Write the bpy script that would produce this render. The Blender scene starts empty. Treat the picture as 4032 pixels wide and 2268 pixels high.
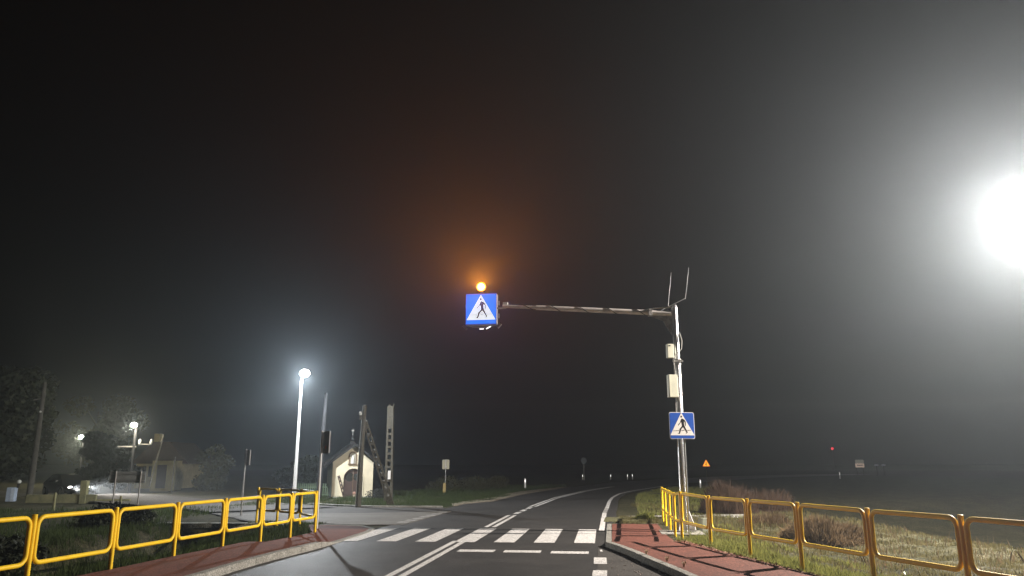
import bpy, bmesh, math, random
import numpy as np
from mathutils import Vector, Matrix, noise
R = math.radians
random.seed(7); np.random.seed(7)
S = bpy.context.scene
COL = S.collection

# ------------------------------------------------------------------ camera
H = 1.85
cd = bpy.data.cameras.new('camera'); cam = bpy.data.objects.new('camera', cd); COL.objects.link(cam)
cam.location = (0, 0, H); cam.rotation_euler = (R(90 + 13.2), 0, 0)
cd.sensor_width = 36; cd.lens = 36 * 2950 / 4032; cd.clip_start = .05; cd.clip_end = 2000
S.camera = cam
# ------------------------------------------------------------------ world (night)
W = bpy.data.worlds.new('World'); S.world = W; W.use_nodes = True
nt = W.node_tree; nt.nodes.clear()
sky = nt.nodes.new('ShaderNodeTexSky'); sky.sky_type = 'NISHITA'; sky.sun_disc = False
sky.sun_elevation = R(-4); sky.sun_rotation = R(200)
hs = nt.nodes.new('ShaderNodeHueSaturation'); hs.inputs['Saturation'].default_value = .15
bg = nt.nodes.new('ShaderNodeBackground'); bg.inputs[1].default_value = .015
wo = nt.nodes.new('ShaderNodeOutputWorld')
nt.links.new(sky.outputs[0], hs.inputs['Color']); nt.links.new(hs.outputs[0], bg.inputs[0]); nt.links.new(bg.outputs[0], wo.inputs[0])
V = S.view_settings; V.view_transform = 'Standard'; V.look = 'None'; V.exposure = 0; V.gamma = 1; V.use_curve_mapping = False
S.cycles.use_denoising = True
S.cycles.max_bounces = 6; S.cycles.volume_bounces = 0; S.cycles.sample_clamp_indirect = 3

POW_RIGHT, POW_LEFT, POW_A, POW_B = 31000, 5400, 1500, 1000
HAZE = .00155

# ------------------------------------------------------------------ helpers
def N(t, k): return t.nodes.new(k)
MATS = {}
def mat(name, col, rough=.7, metal=0, var=.25, scale=6., bump=.0, bscale=None, col2=None, emis=None, estr=0, spec=.4, sheen=0, fine=0, trans=0):
    """procedural material: base colour varied by noise between col and col2, optional bump"""
    if name in MATS: return MATS[name]
    m = bpy.data.materials.new(name); m.use_nodes = True; t = m.node_tree
    b = t.nodes['Principled BSDF']
    b.inputs['Roughness'].default_value = rough; b.inputs['Metallic'].default_value = metal
    b.inputs['Specular IOR Level'].default_value = spec
    tc = N(t, 'ShaderNodeTexCoord')
    no = N(t, 'ShaderNodeTexNoise'); no.inputs['Scale'].default_value = scale; no.inputs['Detail'].default_value = 8; no.inputs['Roughness'].default_value = .65
    t.links.new(tc.outputs['Object'], no.inputs['Vector'])
    rp = N(t, 'ShaderNodeValToRGB'); rp.color_ramp.elements[0].position = .32; rp.color_ramp.elements[1].position = .7
    c2 = col2 if col2 else tuple(c * (1 - var) for c in col)
    rp.color_ramp.elements[0].color = (*c2, 1); rp.color_ramp.elements[1].color = (*col, 1)
    t.links.new(no.outputs['Fac'], rp.inputs[0])
    out = rp.outputs[0]
    if fine:
        n2 = N(t, 'ShaderNodeTexNoise'); n2.inputs['Scale'].default_value = fine; n2.inputs['Detail'].default_value = 3
        t.links.new(tc.outputs['Object'], n2.inputs['Vector'])
        r2 = N(t, 'ShaderNodeValToRGB'); r2.color_ramp.elements[0].position = .35; r2.color_ramp.elements[1].position = .68
        r2.color_ramp.elements[0].color = (.42, .42, .42, 1); r2.color_ramp.elements[1].color = (1.55, 1.55, 1.55, 1)
        t.links.new(n2.outputs['Fac'], r2.inputs[0])
        mx = N(t, 'ShaderNodeMix'); mx.data_type = 'RGBA'; mx.blend_type = 'MULTIPLY'; mx.inputs['Factor'].default_value = 1
        t.links.new(out, mx.inputs['A']); t.links.new(r2.outputs[0], mx.inputs['B']); out = mx.outputs['Result']
    t.links.new(out, b.inputs['Base Color'])
    if bump:
        bn = N(t, 'ShaderNodeTexNoise'); bn.inputs['Scale'].default_value = bscale or scale * 6; bn.inputs['Detail'].default_value = 5
        t.links.new(tc.outputs['Object'], bn.inputs['Vector'])
        bp = N(t, 'ShaderNodeBump'); bp.inputs['Strength'].default_value = bump; bp.inputs['Distance'].default_value = .02
        t.links.new(bn.outputs['Fac'], bp.inputs['Height']); t.links.new(bp.outputs[0], b.inputs['Normal'])
    if emis:
        b.inputs['Emission Color'].default_value = (*emis, 1); b.inputs['Emission Strength'].default_value = estr
    if trans: b.inputs['Transmission Weight'].default_value = trans
    MATS[name] = m
    return m

def leafy(m, amt=.45):
    """thin blades let light through"""
    t = m.node_tree; b = t.nodes['Principled BSDF']; tr = N(t, 'ShaderNodeBsdfTranslucent'); mx = N(t, 'ShaderNodeMixShader'); mx.inputs[0].default_value = amt
    src = b.inputs['Base Color'].links[0].from_socket; t.links.new(src, tr.inputs['Color'])
    t.links.new(b.outputs[0], mx.inputs[1]); t.links.new(tr.outputs[0], mx.inputs[2]); t.links.new(mx.outputs[0], t.nodes['Material Output'].inputs['Surface'])
    return m

def overlay(m, kind, dark, amt, scale):
    """wear over the base colour: chipped spots, block joints or broad stains"""
    t = m.node_tree; b = t.nodes['Principled BSDF']; src = b.inputs['Base Color'].links[0].from_socket
    tc = N(t, 'ShaderNodeTexCoord'); mx = N(t, 'ShaderNodeMix'); mx.data_type = 'RGBA'
    rp = N(t, 'ShaderNodeValToRGB')
    if kind == 'joint':
        k = N(t, 'ShaderNodeTexBrick'); k.inputs['Scale'].default_value = 1; k.inputs['Brick Width'].default_value = .2; k.inputs['Row Height'].default_value = .1
        k.inputs['Mortar Size'].default_value = .006; k.inputs['Mortar Smooth'].default_value = .3; k.inputs['Bias'].default_value = 0
        k.inputs['Color1'].default_value = (0, 0, 0, 1); k.inputs['Color2'].default_value = (.28, .28, .28, 1); k.inputs['Mortar'].default_value = (1, 1, 1, 1)
        mp = N(t, 'ShaderNodeMapping'); mp.inputs['Rotation'].default_value = (0, 0, R(-6.8)); t.links.new(tc.outputs['Object'], mp.inputs[0]); t.links.new(mp.outputs[0], k.inputs['Vector'])
        t.links.new(k.outputs['Color'], rp.inputs[0]); rp.color_ramp.elements[0].position = 0; rp.color_ramp.elements[1].position = 1
    else:
        k = N(t, 'ShaderNodeTexNoise'); k.inputs['Scale'].default_value = scale; k.inputs['Detail'].default_value = 9; k.inputs['Roughness'].default_value = .75
        t.links.new(tc.outputs['Object'], k.inputs['Vector']); t.links.new(k.outputs['Fac'], rp.inputs[0])
        rp.color_ramp.elements[0].position = .56 if kind == 'chip' else .45; rp.color_ramp.elements[1].position = .64 if kind == 'chip' else .8
    m2 = N(t, 'ShaderNodeMath'); m2.operation = 'MULTIPLY'; m2.inputs[1].default_value = amt
    t.links.new(rp.outputs[0], m2.inputs[0]); t.links.new(m2.outputs[0], mx.inputs['Factor'])
    t.links.new(src, mx.inputs['A']); mx.inputs['B'].default_value = (*dark, 1); t.links.new(mx.outputs['Result'], b.inputs['Base Color'])
    return m

class MB:
    def __init__(s): s.v = []; s.f = []
    def add(s, vs, fs):
        o = len(s.v); s.v += [tuple(v) for v in vs]; s.f += [tuple(i + o for i in f) for f in fs]; return s
    def box(s, c, d, rot=None, taper=1.):
        x, y, z = d[0] / 2, d[1] / 2, d[2] / 2
        vs = [Vector((sx * x * (taper if sz > 0 else 1), sy * y * (taper if sz > 0 else 1), sz * z)) for sz in (-1, 1) for sy in (-1, 1) for sx in (-1, 1)]
        if rot is not None: vs = [rot @ v for v in vs]
        c = Vector(c)
        return s.add([v + c for v in vs], [(0, 2, 3, 1), (4, 5, 7, 6), (0, 1, 5, 4), (1, 3, 7, 5), (3, 2, 6, 7), (2, 0, 4, 6)])
    def tube(s, pts, r, n=10, closed=False, caps=True):
        pts = [Vector(p) for p in pts]; m = len(pts)
        rs = r if isinstance(r, (list, tuple)) else [r] * m
        rings = []; up = None
        for i, p in enumerate(pts):
            if closed: t = pts[(i + 1) % m] - pts[i - 1]
            else: t = pts[min(i + 1, m - 1)] - pts[max(i - 1, 0)]
            t.normalize()
            if up is None:
                a = Vector((0, 0, 1)) if abs(t.z) < .9 else Vector((0, 1, 0))
                up = (a - t * a.dot(t)).normalized()
            else:
                up = (up - t * up.dot(t)).normalized()
            b = t.cross(up)
            rings.append([p + (up * math.cos(2 * math.pi * k / n) + b * math.sin(2 * math.pi * k / n)) * rs[i] for k in range(n)])
        vs = [v for g in rings for v in g]; fs = []
        for i in range(m if closed else m - 1):
            j = (i + 1) % m
            for k in range(n):
                l = (k + 1) % n
                fs.append((i * n + k, i * n + l, j * n + l, j * n + k))
        if not closed and caps:
            fs.append(tuple(range(n - 1, -1, -1))); fs.append(tuple((m - 1) * n + k for k in range(n)))
        return s.add(vs, fs)
    def prism(s, poly, a, b, axis='y'):
        """poly in (x,z), extruded along y from a to b (or poly in (x,y) extruded along z)"""
        n = len(poly)
        if axis == 'y': vs = [(p[0], a, p[1]) for p in poly] + [(p[0], b, p[1]) for p in poly]
        elif axis == 'z': vs = [(p[0], p[1], a) for p in poly] + [(p[0], p[1], b) for p in poly]
        else: vs = [(a, p[0], p[1]) for p in poly] + [(b, p[0], p[1]) for p in poly]
        fs = [tuple(range(n)), tuple(range(2 * n - 1, n - 1, -1))] + [(i, i + n, (i + 1) % n + n, (i + 1) % n) for i in range(n)]
        return s.add(vs, fs)
    def disc(s, c, r, h, n=24, axis='y'):
        return s.prism([(c[0] + r * math.cos(2 * math.pi * k / n), c[1] + r * math.sin(2 * math.pi * k / n)) for k in range(n)], h[0], h[1], axis)
    def ball(s, c, r, n=12, m=8, sc=(1, 1, 1)):
        vs = []; fs = []
        for i in range(m + 1):
            a = math.pi * i / m
            for k in range(n):
                b = 2 * math.pi * k / n
                vs.append((c[0] + r * sc[0] * math.sin(a) * math.cos(b), c[1] + r * sc[1] * math.sin(a) * math.sin(b), c[2] + r * sc[2] * math.cos(a)))
        for i in range(m):
            for k in range(n):
                l = (k + 1) % n; fs.append((i * n + k, (i + 1) * n + k, (i + 1) * n + l, i * n + l))
        return s.add(vs, fs)
    def build(s, name, m, parent=None, smooth=False, bevel=0, recalc=True):
        me = bpy.data.meshes.new(name); me.from_pydata(s.v, [], s.f)
        if recalc or bevel:
            bm = bmesh.new(); bm.from_mesh(me)
            bmesh.ops.remove_doubles(bm, verts=bm.verts, dist=1e-5)
            bmesh.ops.recalc_face_normals(bm, faces=bm.faces)
            if bevel: bmesh.ops.bevel(bm, geom=[e for e in bm.edges if e.is_manifold and e.calc_face_angle(0) > .5], offset=bevel, segments=2, affect='EDGES', profile=.6)
            bm.to_mesh(me); bm.free()
        if smooth:
            me.polygons.foreach_set('use_smooth', [True] * len(me.polygons))
            me.set_sharp_from_angle(angle=R(40))
        me.materials.append(m)
        o = bpy.data.objects.new(name, me); COL.objects.link(o)
        if parent: o.parent = parent
        return o

def tag(o, label=None, cat=None, group=None, kind=None):
    if label: o['label'] = label
    if cat: o['category'] = cat
    if group: o['group'] = group
    if kind: o['kind'] = kind
    return o
def empty(name, loc=(0, 0, 0), rz=0, label=None, cat=None, group=None, kind=None):
    o = bpy.data.objects.new(name, None); COL.objects.link(o); o.location = loc; o.rotation_euler = (0, 0, rz); o.empty_display_size = .2
    return tag(o, label, cat, group, kind)
def copy_tree(o, loc=None, rz=None, parent=None):
    c = o.copy(); COL.objects.link(c)
    if parent: c.parent = parent
    for ch in list(o.children): copy_tree(ch, parent=c)
    if loc is not None: c.location = loc
    if rz is not None: c.rotation_euler = (0, 0, rz)
    return c
def lerp(a, b, t): return a + (b - a) * t
def sm(a, b, x):
    t = min(1, max(0, (x - a) / (b - a))); return t * t * (3 - 2 * t)
def pl(tab, y):
    """piecewise-linear x(y)"""
    if y <= tab[0][1]: a, b = tab[0], tab[1]
    elif y >= tab[-1][1]: a, b = tab[-2], tab[-1]
    else:
        for a, b in zip(tab, tab[1:]):
            if a[1] <= y <= b[1]: break
    return a[0] + (b[0] - a[0]) * (y - a[1]) / (b[1] - a[1])
def seg_dist(px, py, pts):
    best = 1e9; bt = 0
    for (ax, ay), (bx, by) in zip(pts, pts[1:]):
        dx, dy = bx - ax, by - ay; L = dx * dx + dy * dy
        t = min(1, max(0, ((px - ax) * dx + (py - ay) * dy) / L))
        d = math.hypot(px - ax - t * dx, py - ay - t * dy)
        best = min(best, d)
    return best

# ------------------------------------------------------------------ layout (metres, camera foot at origin, y forward)
CENTRE = [(-3.7, 0), (-2.75, 7), (-1.97, 13.46), (-1.27, 19.4), (-.66, 23.5), (.0, 28.75), (.93, 34.6), (2.4, 43), (4.95, 53.4), (7.6, 62), (12.5, 75), (20, 90), (34, 112), (60, 140)]
REDGE = [(-.25, 0), (.6, 7), (1.6, 14.5), (2.05, 18.7), (2.56, 22.4), (3.62, 30.5), (3.98, 32.8), (4.2, 34.3), (4.9, 39.2), (5.62, 43.55), (6.75, 48.95), (8.1, 53.4), (11, 61), (16, 74), (23.5, 88), (37, 109), (62, 136)]
LEDGE = [(-7.0, 0), (-6.1, 7), (-5.4, 10.5), (-4.93, 13.46), (-4.86, 14.83), (-4.55, 16.31), (-4.28, 18.0), (-4.1, 19.7), (-3.9, 22), (-3.95, 23.5)]
LEDGE2 = [(-2.75, 33.3), (-2.27, 36.76), (-.95, 39.38), (.37, 46.74), (1.84, 53.06), (4.4, 62), (9, 76), (16.5, 92), (30, 114), (57, 143)]
SIDE = [(-3.5, 28.5), (-8, 30.7), (-13.6, 36.2), (-25.6, 47.2), (-33, 54), (-44, 63), (-70, 84)]
DITCH = [(-10.2, 4), (-9.3, 14), (-8.9, 19), (-8.7, 23.4)]

def walk_h(y): return .02 + .10 * (1 - sm(17.9, 18.9, y))
def terrain(x, y):
    z = -.03
    # left ditch with its banks
    d = seg_dist(x, y, DITCH)
    z -= 1.05 * (1 - sm(.45, 2.1, d)) * (1 - sm(24.3, 24.5, y))
    # ground falls away to the far left
    z -= .5 * (1 - sm(6, 18, math.hypot(x + 37, y - 60)))
    z -= .12 * sm(14, 22, -x) * (1 - sm(38, 46, y)) 
    # roadside bank on the right dropping to the lower field
    z -= 1.3 * sm(11.6, 14.5, x) * (1 - sm(34, 44, y))
    z -= .12 * sm(5.5, 7.5, x) * (1 - sm(11.6, 14.5, x)) * (1 - sm(30, 40, y))
    # roughness away from the carriageway
    rx = pl(REDGE, y) + 1.2
    far = 0
    if x > rx: far = sm(0, 1.5, x - rx)
    elif x < -6: far = sm(6, 7.5, -x)
    if far > 0:
        far *= min(1, seg_dist(x, y, SIDE) / 6) ** 2 if seg_dist(x, y, SIDE) < 6 else 1
        z += far * (.10 * noise.noise((x * .5, y * .5, 0)) + .06 * noise.noise((x * 1.9, y * 1.9, 3)) + .02)
    return z

# ------------------------------------------------------------------ ground sheet
def axis_vals(lo, hi, fine_lo, fine_hi, step, grow=1.18):
    v = list(np.arange(fine_lo, fine_hi + 1e-6, step)); s_ = step
    while v[-1] < hi: s_ *= grow; v.append(v[-1] + s_)
    s_ = step
    while v[0] > lo: s_ *= grow; v.insert(0, v[0] - s_)
    return v
xs = axis_vals(-700, 700, -13, 15, .22); ys = axis_vals(-60, 900, 8, 36, .28)
m_ground = mat('rough_grass_soil', (.085, .078, .045), rough=.95, scale=1.1, col2=(.028, .03, .015), bump=.9, bscale=9, fine=14, spec=.1)
gv = [(x, y, terrain(x, y)) for y in ys for x in xs]; nx = len(xs)
gf = [(j * nx + i, j * nx + i + 1, (j + 1) * nx + i + 1, (j + 1) * nx + i) for j in range(len(ys) - 1) for i in range(nx - 1)]
g = MB().add(gv, gf).build('ground', m_ground, smooth=True, recalc=False); tag(g, kind='structure')

# ------------------------------------------------------------------ road surfaces
m_asph = mat('asphalt', (.052, .050, .048), rough=.54, scale=.9, col2=(.038, .037, .036), bump=.7, bscale=45, fine=34, spec=.5)
m_asph2 = mat('worn_asphalt', (.085, .078, .070), rough=.8, scale=1.4, col2=(.05, .046, .042), bump=.6, bscale=60, fine=70, spec=.3)
m_conc_r = mat('pale_asphalt', (.19, .18, .16), rough=.8, scale=.8, col2=(.13, .12, .105), bump=.4, bscale=60, fine=60, spec=.3)
m_mark = mat('road_paint', (.80, .79, .77), rough=.6, scale=3, col2=(.66, .64, .62), fine=50, bump=.2, bscale=80)
m_mark_w = mat('worn_road_paint', (.45, .44, .42), rough=.7, scale=5, col2=(.2, .19, .18), fine=40)
m_red = mat('red_paving', (.225, .075, .050), rough=.85, scale=2.2, col2=(.155, .052, .036), bump=.5, bscale=45, fine=38, spec=.3)
m_kerb = mat('concrete_kerb', (.36, .35, .32), rough=.85, scale=4, col2=(.24, .235, .21), bump=.4, bscale=50, fine=45, spec=.3)
m_gravel = mat('pale_gravel', (.30, .26, .20), rough=.95, scale=3, col2=(.15, .13, .09), bump=.9, bscale=30, fine=35, spec=.2)

overlay(m_mark, 'chip', (.16, .155, .15), .75, 7); overlay(m_red, 'joint', (.06, .032, .026), .6, 1); overlay(m_red, 'stain', (.11, .055, .038), .45, 1.3)
overlay(m_asph, 'stain', (.10, .094, .088), .7, .6); overlay(m_asph, 'chip', (.02, .02, .02), .5, 2.3); overlay(m_kerb, 'stain', (.10, .085, .06), .6, 3)
def ribbon(lt, rt, y0, y1, step, z, name, m):
    v = []; f = []; k = 0; y = y0
    yy = list(np.arange(y0, y1, step)) + [y1]
    for i, y in enumerate(yy):
        a, b = pl(lt, y), pl(rt, y)
        for t in (0, .25, .5, .75, 1): v.append((lerp(a, b, t), y, z))
        if i:
            for q in range(4): o = (i - 1) * 5 + q; f.append((o, o + 1, o + 6, o + 5))
    return MB().add(v, f).build(name, m, recalc=False)
# right asphalt edge a little outside the edge line
ROUT = [(x + .45, y) for x, y in REDGE]
ROUT = [(3.0, -4), (3.0, 8), (2.85, 12), (2.62, 13.7), (2.48, 15.1), (2.3, 16.6), (2.1, 17.92), (2.18, 18.6), (2.98, 24.5)] + [(pl(REDGE, y) + .45, y) for y in (26, 30.5, 32.8, 34.3, 39.2, 43.55, 48.95, 53.4, 61, 74, 88, 109, 136)]
LALL = [(x + .0, y) for x, y in LEDGE] + [(-3.6, 24.6), (-3.3, 30.5)] + LEDGE2
tag(ribbon(LALL, ROUT, -4, 140, .8, 0, 'road', m_asph), kind='structure')
# side road following its terrain
def strip(path, hw, z, name, m, step=1.):
    pts = []
    for (a, b) in zip(path, path[1:]):
        L = math.dist(a, b); n_ = max(1, int(L / step))
        for k in range(n_): pts.append((lerp(a[0], b[0], k / n_), lerp(a[1], b[1], k / n_)))
    pts.append(path[-1]); v = []; f = []
    for i, p in enumerate(pts):
        q0 = pts[max(0, i - 2)]; q1 = pts[min(len(pts) - 1, i + 2)]
        t = Vector((q1[0] - q0[0], q1[1] - q0[1])).normalized(); n_ = Vector((-t.y, t.x))
        h_ = hw(i / (len(pts) - 1)) if callable(hw) else hw
        for s_ in (-1, -.5, 0, .5, 1):
            x, y = p[0] + n_.x * s_ * h_, p[1] + n_.y * s_ * h_
            v.append((x, y, terrain(p[0], p[1]) * (1 if i > 3 else .0) + z))
        if i:
            for q in range(4): o = (i - 1) * 5 + q; f.append((o, o + 5, o + 6, o + 1))
    return MB().add(v, f).build(name, m, recalc=False)
tag(strip([(-9.5, 31.6), (-13.6, 36.2), (-25.6, 47.2), (-33, 54), (-44, 63), (-70, 84)], 2.7, .06, 'side_road', m_asph2), kind='structure')
# junction mouth: brown asphalt apron with pale strip nearest the footway
tag(MB().prism([(-2.9, 33.6), (-3.3, 24.2), (-6.3, 24.75), (-8.4, 25.3), (-11.4, 29.6), (-12.6, 33.0), (-9.8, 36.0), (-6.4, 33.9)][::-1], -.02, .012, 'z').build('side_road', m_asph2), kind='structure')
tag(MB().prism([(-2.42, 31.0), (-3.4, 24.25), (-5.0, 24.25), (-6.3, 24.85), (-8.3, 25.4), (-11.2, 29.4), (-9.0, 29.75), (-5.94, 29.75)][::-1], -.01, .018, 'z').build('pavement', m_conc_r), kind='structure')
# seam of rougher tarmac by the right kerb
tag(MB().prism([(1.98, 18.2), (1.32, 12.4), (1.1, 9), (3.0, 9), (2.83, 12.3), (2.58, 13.7), (2.45, 15.0), (2.26, 16.6), (2.08, 17.8)], -.02, .005, 'z').build('road_edge', m_conc_r if False else m_asph2), kind='structure')
# gravel shoulders
tag(MB().prism([(-2.62, 35.3), (-2.27, 36.76), (-.95, 39.38), (-.2, 43.5), (.37, 46.74), (1.84, 53.06), (4.4, 62), (3.8, 62.4), (.7, 53.3), (-.2, 50), (-1.0, 44), (-2.1, 40), (-2.9, 37)], -.03, .02, 'z').build('shoulder', m_gravel), kind='structure')
tag(MB().prism([(3.0, 25.6), (4.15, 25.9), (4.6, 27.8), (3.3, 27.6)], -.03, .015, 'z').build('shoulder', mat('dry_short_turf', (.16, .15, .07), rough=.95, scale=5, col2=(.09, .09, .04), fine=30, bump=.8, bscale=40)), kind='structure')

# ------------------------------------------------------------------ markings
RD = Vector((math.sin(R(6.75)), math.cos(R(6.75)))); RN = Vector((RD.y, -RD.x))
def quad(p, q, r_, s_, z=.004): return ([(p[0], p[1], z), (q[0], q[1], z), (r_[0], r_[1], z), (s_[0], s_[1], z)], [(0, 1, 2, 3)])
cross = empty('crossing', (0, 0, 0), kind='structure')
for i in range(7):
    a = Vector((lerp(-4.2, 1.48, i / 6), lerp(19.2, 18.8, i / 6)))
    a = Vector((1.48 - .96 * (6 - i), 18.82 + .082 * (6 - i)))
    b = a + Vector((.495, -.055)); L = 3.88 if i < 6 else 3.8
    MB().add(*quad(a, b, b + RD * L, a + RD * L, .0085)).build('stripe', m_mark, cross, recalc=False)
def line(table_pts, w, z=.0045, name='line', m=None, parent=None):
    v = []; f = []
    for i, p in enumerate(table_pts):
        q0 = table_pts[max(0, i - 1)]; q1 = table_pts[min(len(table_pts) - 1, i + 1)]
        t = Vector((q1[0] - q0[0], q1[1] - q0[1])).normalized(); n_ = Vector((-t.y, t.x)) * w / 2
        v += [(p[0] + n_.x, p[1] + n_.y, z), (p[0] - n_.x, p[1] - n_.y, z)]
        if i: o = 2 * i - 2; f.append((o, o + 1, o + 3, o + 2))
    return MB().add(v, f).build(name, m or m_mark, parent, recalc=False)
marks = empty('road_markings', kind='structure')
def along(tab, off, y0, y1, step=1.5):
    n_ = max(1, int((y1 - y0) / step)); return [(pl(tab, lerp(y0, y1, k / n_)) + off, lerp(y0, y1, k / n_)) for k in range(n_ + 1)]
for off in (-.115, .115):
    line(along(CENTRE, off, 3, 19.35), .13, name='centre_line', parent=marks)
    line(along(CENTRE, off, 23.45, 28.75), .13, name='centre_line', parent=marks)
    line(along(CENTRE, off, 34.4, 64), .13, name='centre_line', parent=marks)
for y in (29.55, 31.2, 32.9): line(along(CENTRE, 0, y, y + 1.0), .2, name='centre_dash', parent=marks)
line(along(REDGE, 0, 22.3, 30.45), .16, name='edge_line', parent=marks)
line(along(REDGE, 0, 30.95, 31.5, .3), .16, name='edge_dash', parent=marks)
line(along(REDGE, 0, 31.95, 32.5, .3), .16, name='edge_dash', parent=marks)
line(along(REDGE, 0, 32.9, 66), .16, name='edge_line', parent=marks)
for y in (14.95, 13.1, 11.2): line(along(REDGE, .02, y, y + 1.0, .5), .25, .0095, name='edge_dash', parent=marks)
line([(1.93, 17.0), (1.95, 17.35)], .05, .0095, name='edge_dash', parent=marks)
for x0, y0 in ((-1.2, 17.05), (-.2, 16.92), (.81, 16.72)):
    a = Vector((x0, y0)); b = a + Vector((.80, -.09))
    MB().add(*quad(a, b, b + RD * .42, a + RD * .42)).build('stop_dash', m_mark, marks, recalc=False)
# worn give-way blocks across the side road mouth
for k in range(7):
    a = Vector((lerp(-3.35, -2.42, k / 7), lerp(24.9, 30.6, k / 7)))
    MB().add(*quad(a, a + Vector((-.35, .08)), a + Vector((-.28, .62)), a + Vector((.07, .55)), .022)).build('give_way_block', m_mark_w, marks, recalc=False)

# ------------------------------------------------------------------ footways
def walk_sheet(inner, outer, y0, y1, name):
    v = []; f = []; yy = list(np.arange(y0, y1, .35)) + [y1]
    for i, y in enumerate(yy):
        a, b = pl(inner, y), pl(outer, y)
        for t in range(5): v.append((lerp(a, b, t / 4), y, walk_h(y)))
        if i:
            for q in range(4): o = (i - 1) * 5 + q; f.append((o, o + 1, o + 6, o + 5))
    n_ = len(v); v += [(x, y, -.15) for x, y, z in v]
    ring = [i * 5 for i in range(len(yy))] ; ring2 = [i * 5 + 4 for i in range(len(yy))]
    for rr in (ring, ring2):
        for a, b in zip(rr, rr[1:]): f.append((a, b, b + n_, a + n_))
    for q in range(4):
        f.append((q, q + 1, q + 1 + n_, q + n_)); o = (len(yy) - 1) * 5 + q; f.append((o, o + 1, o + 1 + n_, o + n_))
    return MB().add(v, f).build(name, m_red)
RIN = [(3.35, 2), (3.1, 9), (2.98, 12.2), (2.84, 13.64), (2.68, 14.7), (2.56, 16.0), (2.30, 17.75), (2.36, 18.6), (3.13, 24.5)]
ROU = [(6.6, 6.6), (6.0, 8.6), (5.45, 10.4), (5.0, 12.1), (4.72, 13.4), (4.45, 15.0), (4.15, 16.8), (3.92, 18.6), (4.05, 20.5), (4.55, 24.5)]
tag(walk_sheet(RIN, ROU, 6, 24.5, 'pavement'), kind='structure')
LIN = [(-6.2, 7), (-5.6, 10), (-5.2, 12.59), (-4.97, 14.44), (-4.78, 16.16), (-4.42, 18.0), (-4.24, 19.7), (-4.06, 21.8), (-4.12, 22.9), (-4.55, 23.7), (-5.2, 24.05)]
LOU = [(-8.0, 7), (-7.2, 11), (-6.75, 13.4), (-6.5, 15.4), (-6.22, 17.03), (-5.97, 18.87), (-5.66, 20.28), (-5.45, 21.5), (-5.95, 23.0), (-6.3, 24.05)]
tag(walk_sheet(LIN, LOU, 7, 24.05, 'pavement'), kind='structure')
def kerb(path, name, wid=.16, L=1.0, hf=None, side=1):
    e = empty(name, kind='structure')
    # resample path into stones
    acc = [0]
    for a, b in zip(path, path[1:]): acc.append(acc[-1] + math.dist(a, b))
    def at(s_):
        for i in range(len(path) - 1):
            if s_ <= acc[i + 1] or i == len(path) - 2:
                t = (s_ - acc[i]) / (acc[i + 1] - acc[i]); return Vector((lerp(path[i][0], path[i + 1][0], t), lerp(path[i][1], path[i + 1][1], t)))
    s0 = 0
    while s0 < acc[-1] - .1:
        s1 = min(s0 + L, acc[-1]); a = at(s0 + .005); b = at(s1 - .007); t = (b - a).normalized(); n_ = Vector((-t.y, t.x)) * wid * side
        v = []
        for p in (a, b):
            h_ = hf(p.y) + .006 + random.uniform(-.002, .002)
            for q, z in ((p, -.1), (p, h_ - .015), (p + n_ * .1, h_), (p + n_, h_), (p + n_, -.1)): v.append((q.x, q.y, z))
        MB().add(v, [(0, 1, 2, 3, 4), (9, 8, 7, 6, 5), (0, 5, 6, 1), (1, 6, 7, 2), (2, 7, 8, 3), (3, 8, 9, 4), (4, 9, 5, 0)]).build('kerb_stone', m_kerb, e)
        s0 = s1
kerb([(3.18, 7), (2.95, 11), (2.83, 12.2), (2.67, 13.7), (2.51, 15.0), (2.36, 16.5), (2.12, 17.85)], 'kerb', hf=walk_h, side=-1)
kerb([(2.12, 17.86), (2.2, 18.6), (2.96, 24.5)], 'kerb', hf=walk_h, side=-1, wid=.15)
kerb([(3.0, 24.66), (4.6, 24.66)], 'kerb', hf=lambda y: 0.005, side=-1, wid=.08)
kerb([(-6.05, 7), (-5.35, 10.5), (-5.0, 12.7), (-4.86, 14.5), (-4.62, 16.2), (-4.28, 18.0), (-4.1, 19.7), (-3.92, 21.7), (-3.98, 22.9), (-4.5, 23.75), (-5.2, 24.18), (-6.3, 24.25)], 'kerb', hf=walk_h, side=1)
kerb([(-3.0, 33.65), (-6.4, 33.75), (-9.5, 36.1)], 'kerb', hf=lambda y: .07, side=-1)
kerb([(4.15, 28.2), (9, 29.2)], 'kerb', hf=lambda y: -.0, side=1, wid=.25)
# ------------------------------------------------------------------ drainage culvert by the left footway
m_conc = mat('old_concrete', (.42, .41, .35), rough=.9, scale=4, col2=(.16, .165, .12), bump=.6, bscale=30, fine=30)
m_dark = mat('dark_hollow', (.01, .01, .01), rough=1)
cu = empty('culvert', (0, 0, 0), label='pale concrete culvert headwall in the dark ditch behind the left railing', cat='culvert')
MB().box((-9.0, 24.62, -.03), (4.0, .42, .14)).build('cap_slab', m_conc, cu, bevel=.01)
c_ = MB().box((-9.0, 24.72, -.65), (3.9, .2, 1.1)); c_.build('headwall', m_conc, cu)
MB().box((-6.98, 24.2, -.42), (.16, 1.1, .95)).build('wing_wall', m_conc, cu, bevel=.01)
MB().box((-11.05, 24.2, -.42), (.16, 1.1, .95)).build('wing_wall', m_conc, cu, bevel=.01)
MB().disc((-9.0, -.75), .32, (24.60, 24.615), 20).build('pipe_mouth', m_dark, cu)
MB().tube([(-9 + .36 * math.cos(a), 24.6, -.75 + .36 * math.sin(a)) for a in np.linspace(0, 2 * math.pi, 25)[:-1]], .04, 8, closed=True).build('pipe_rim', m_conc, cu, smooth=True)

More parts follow.
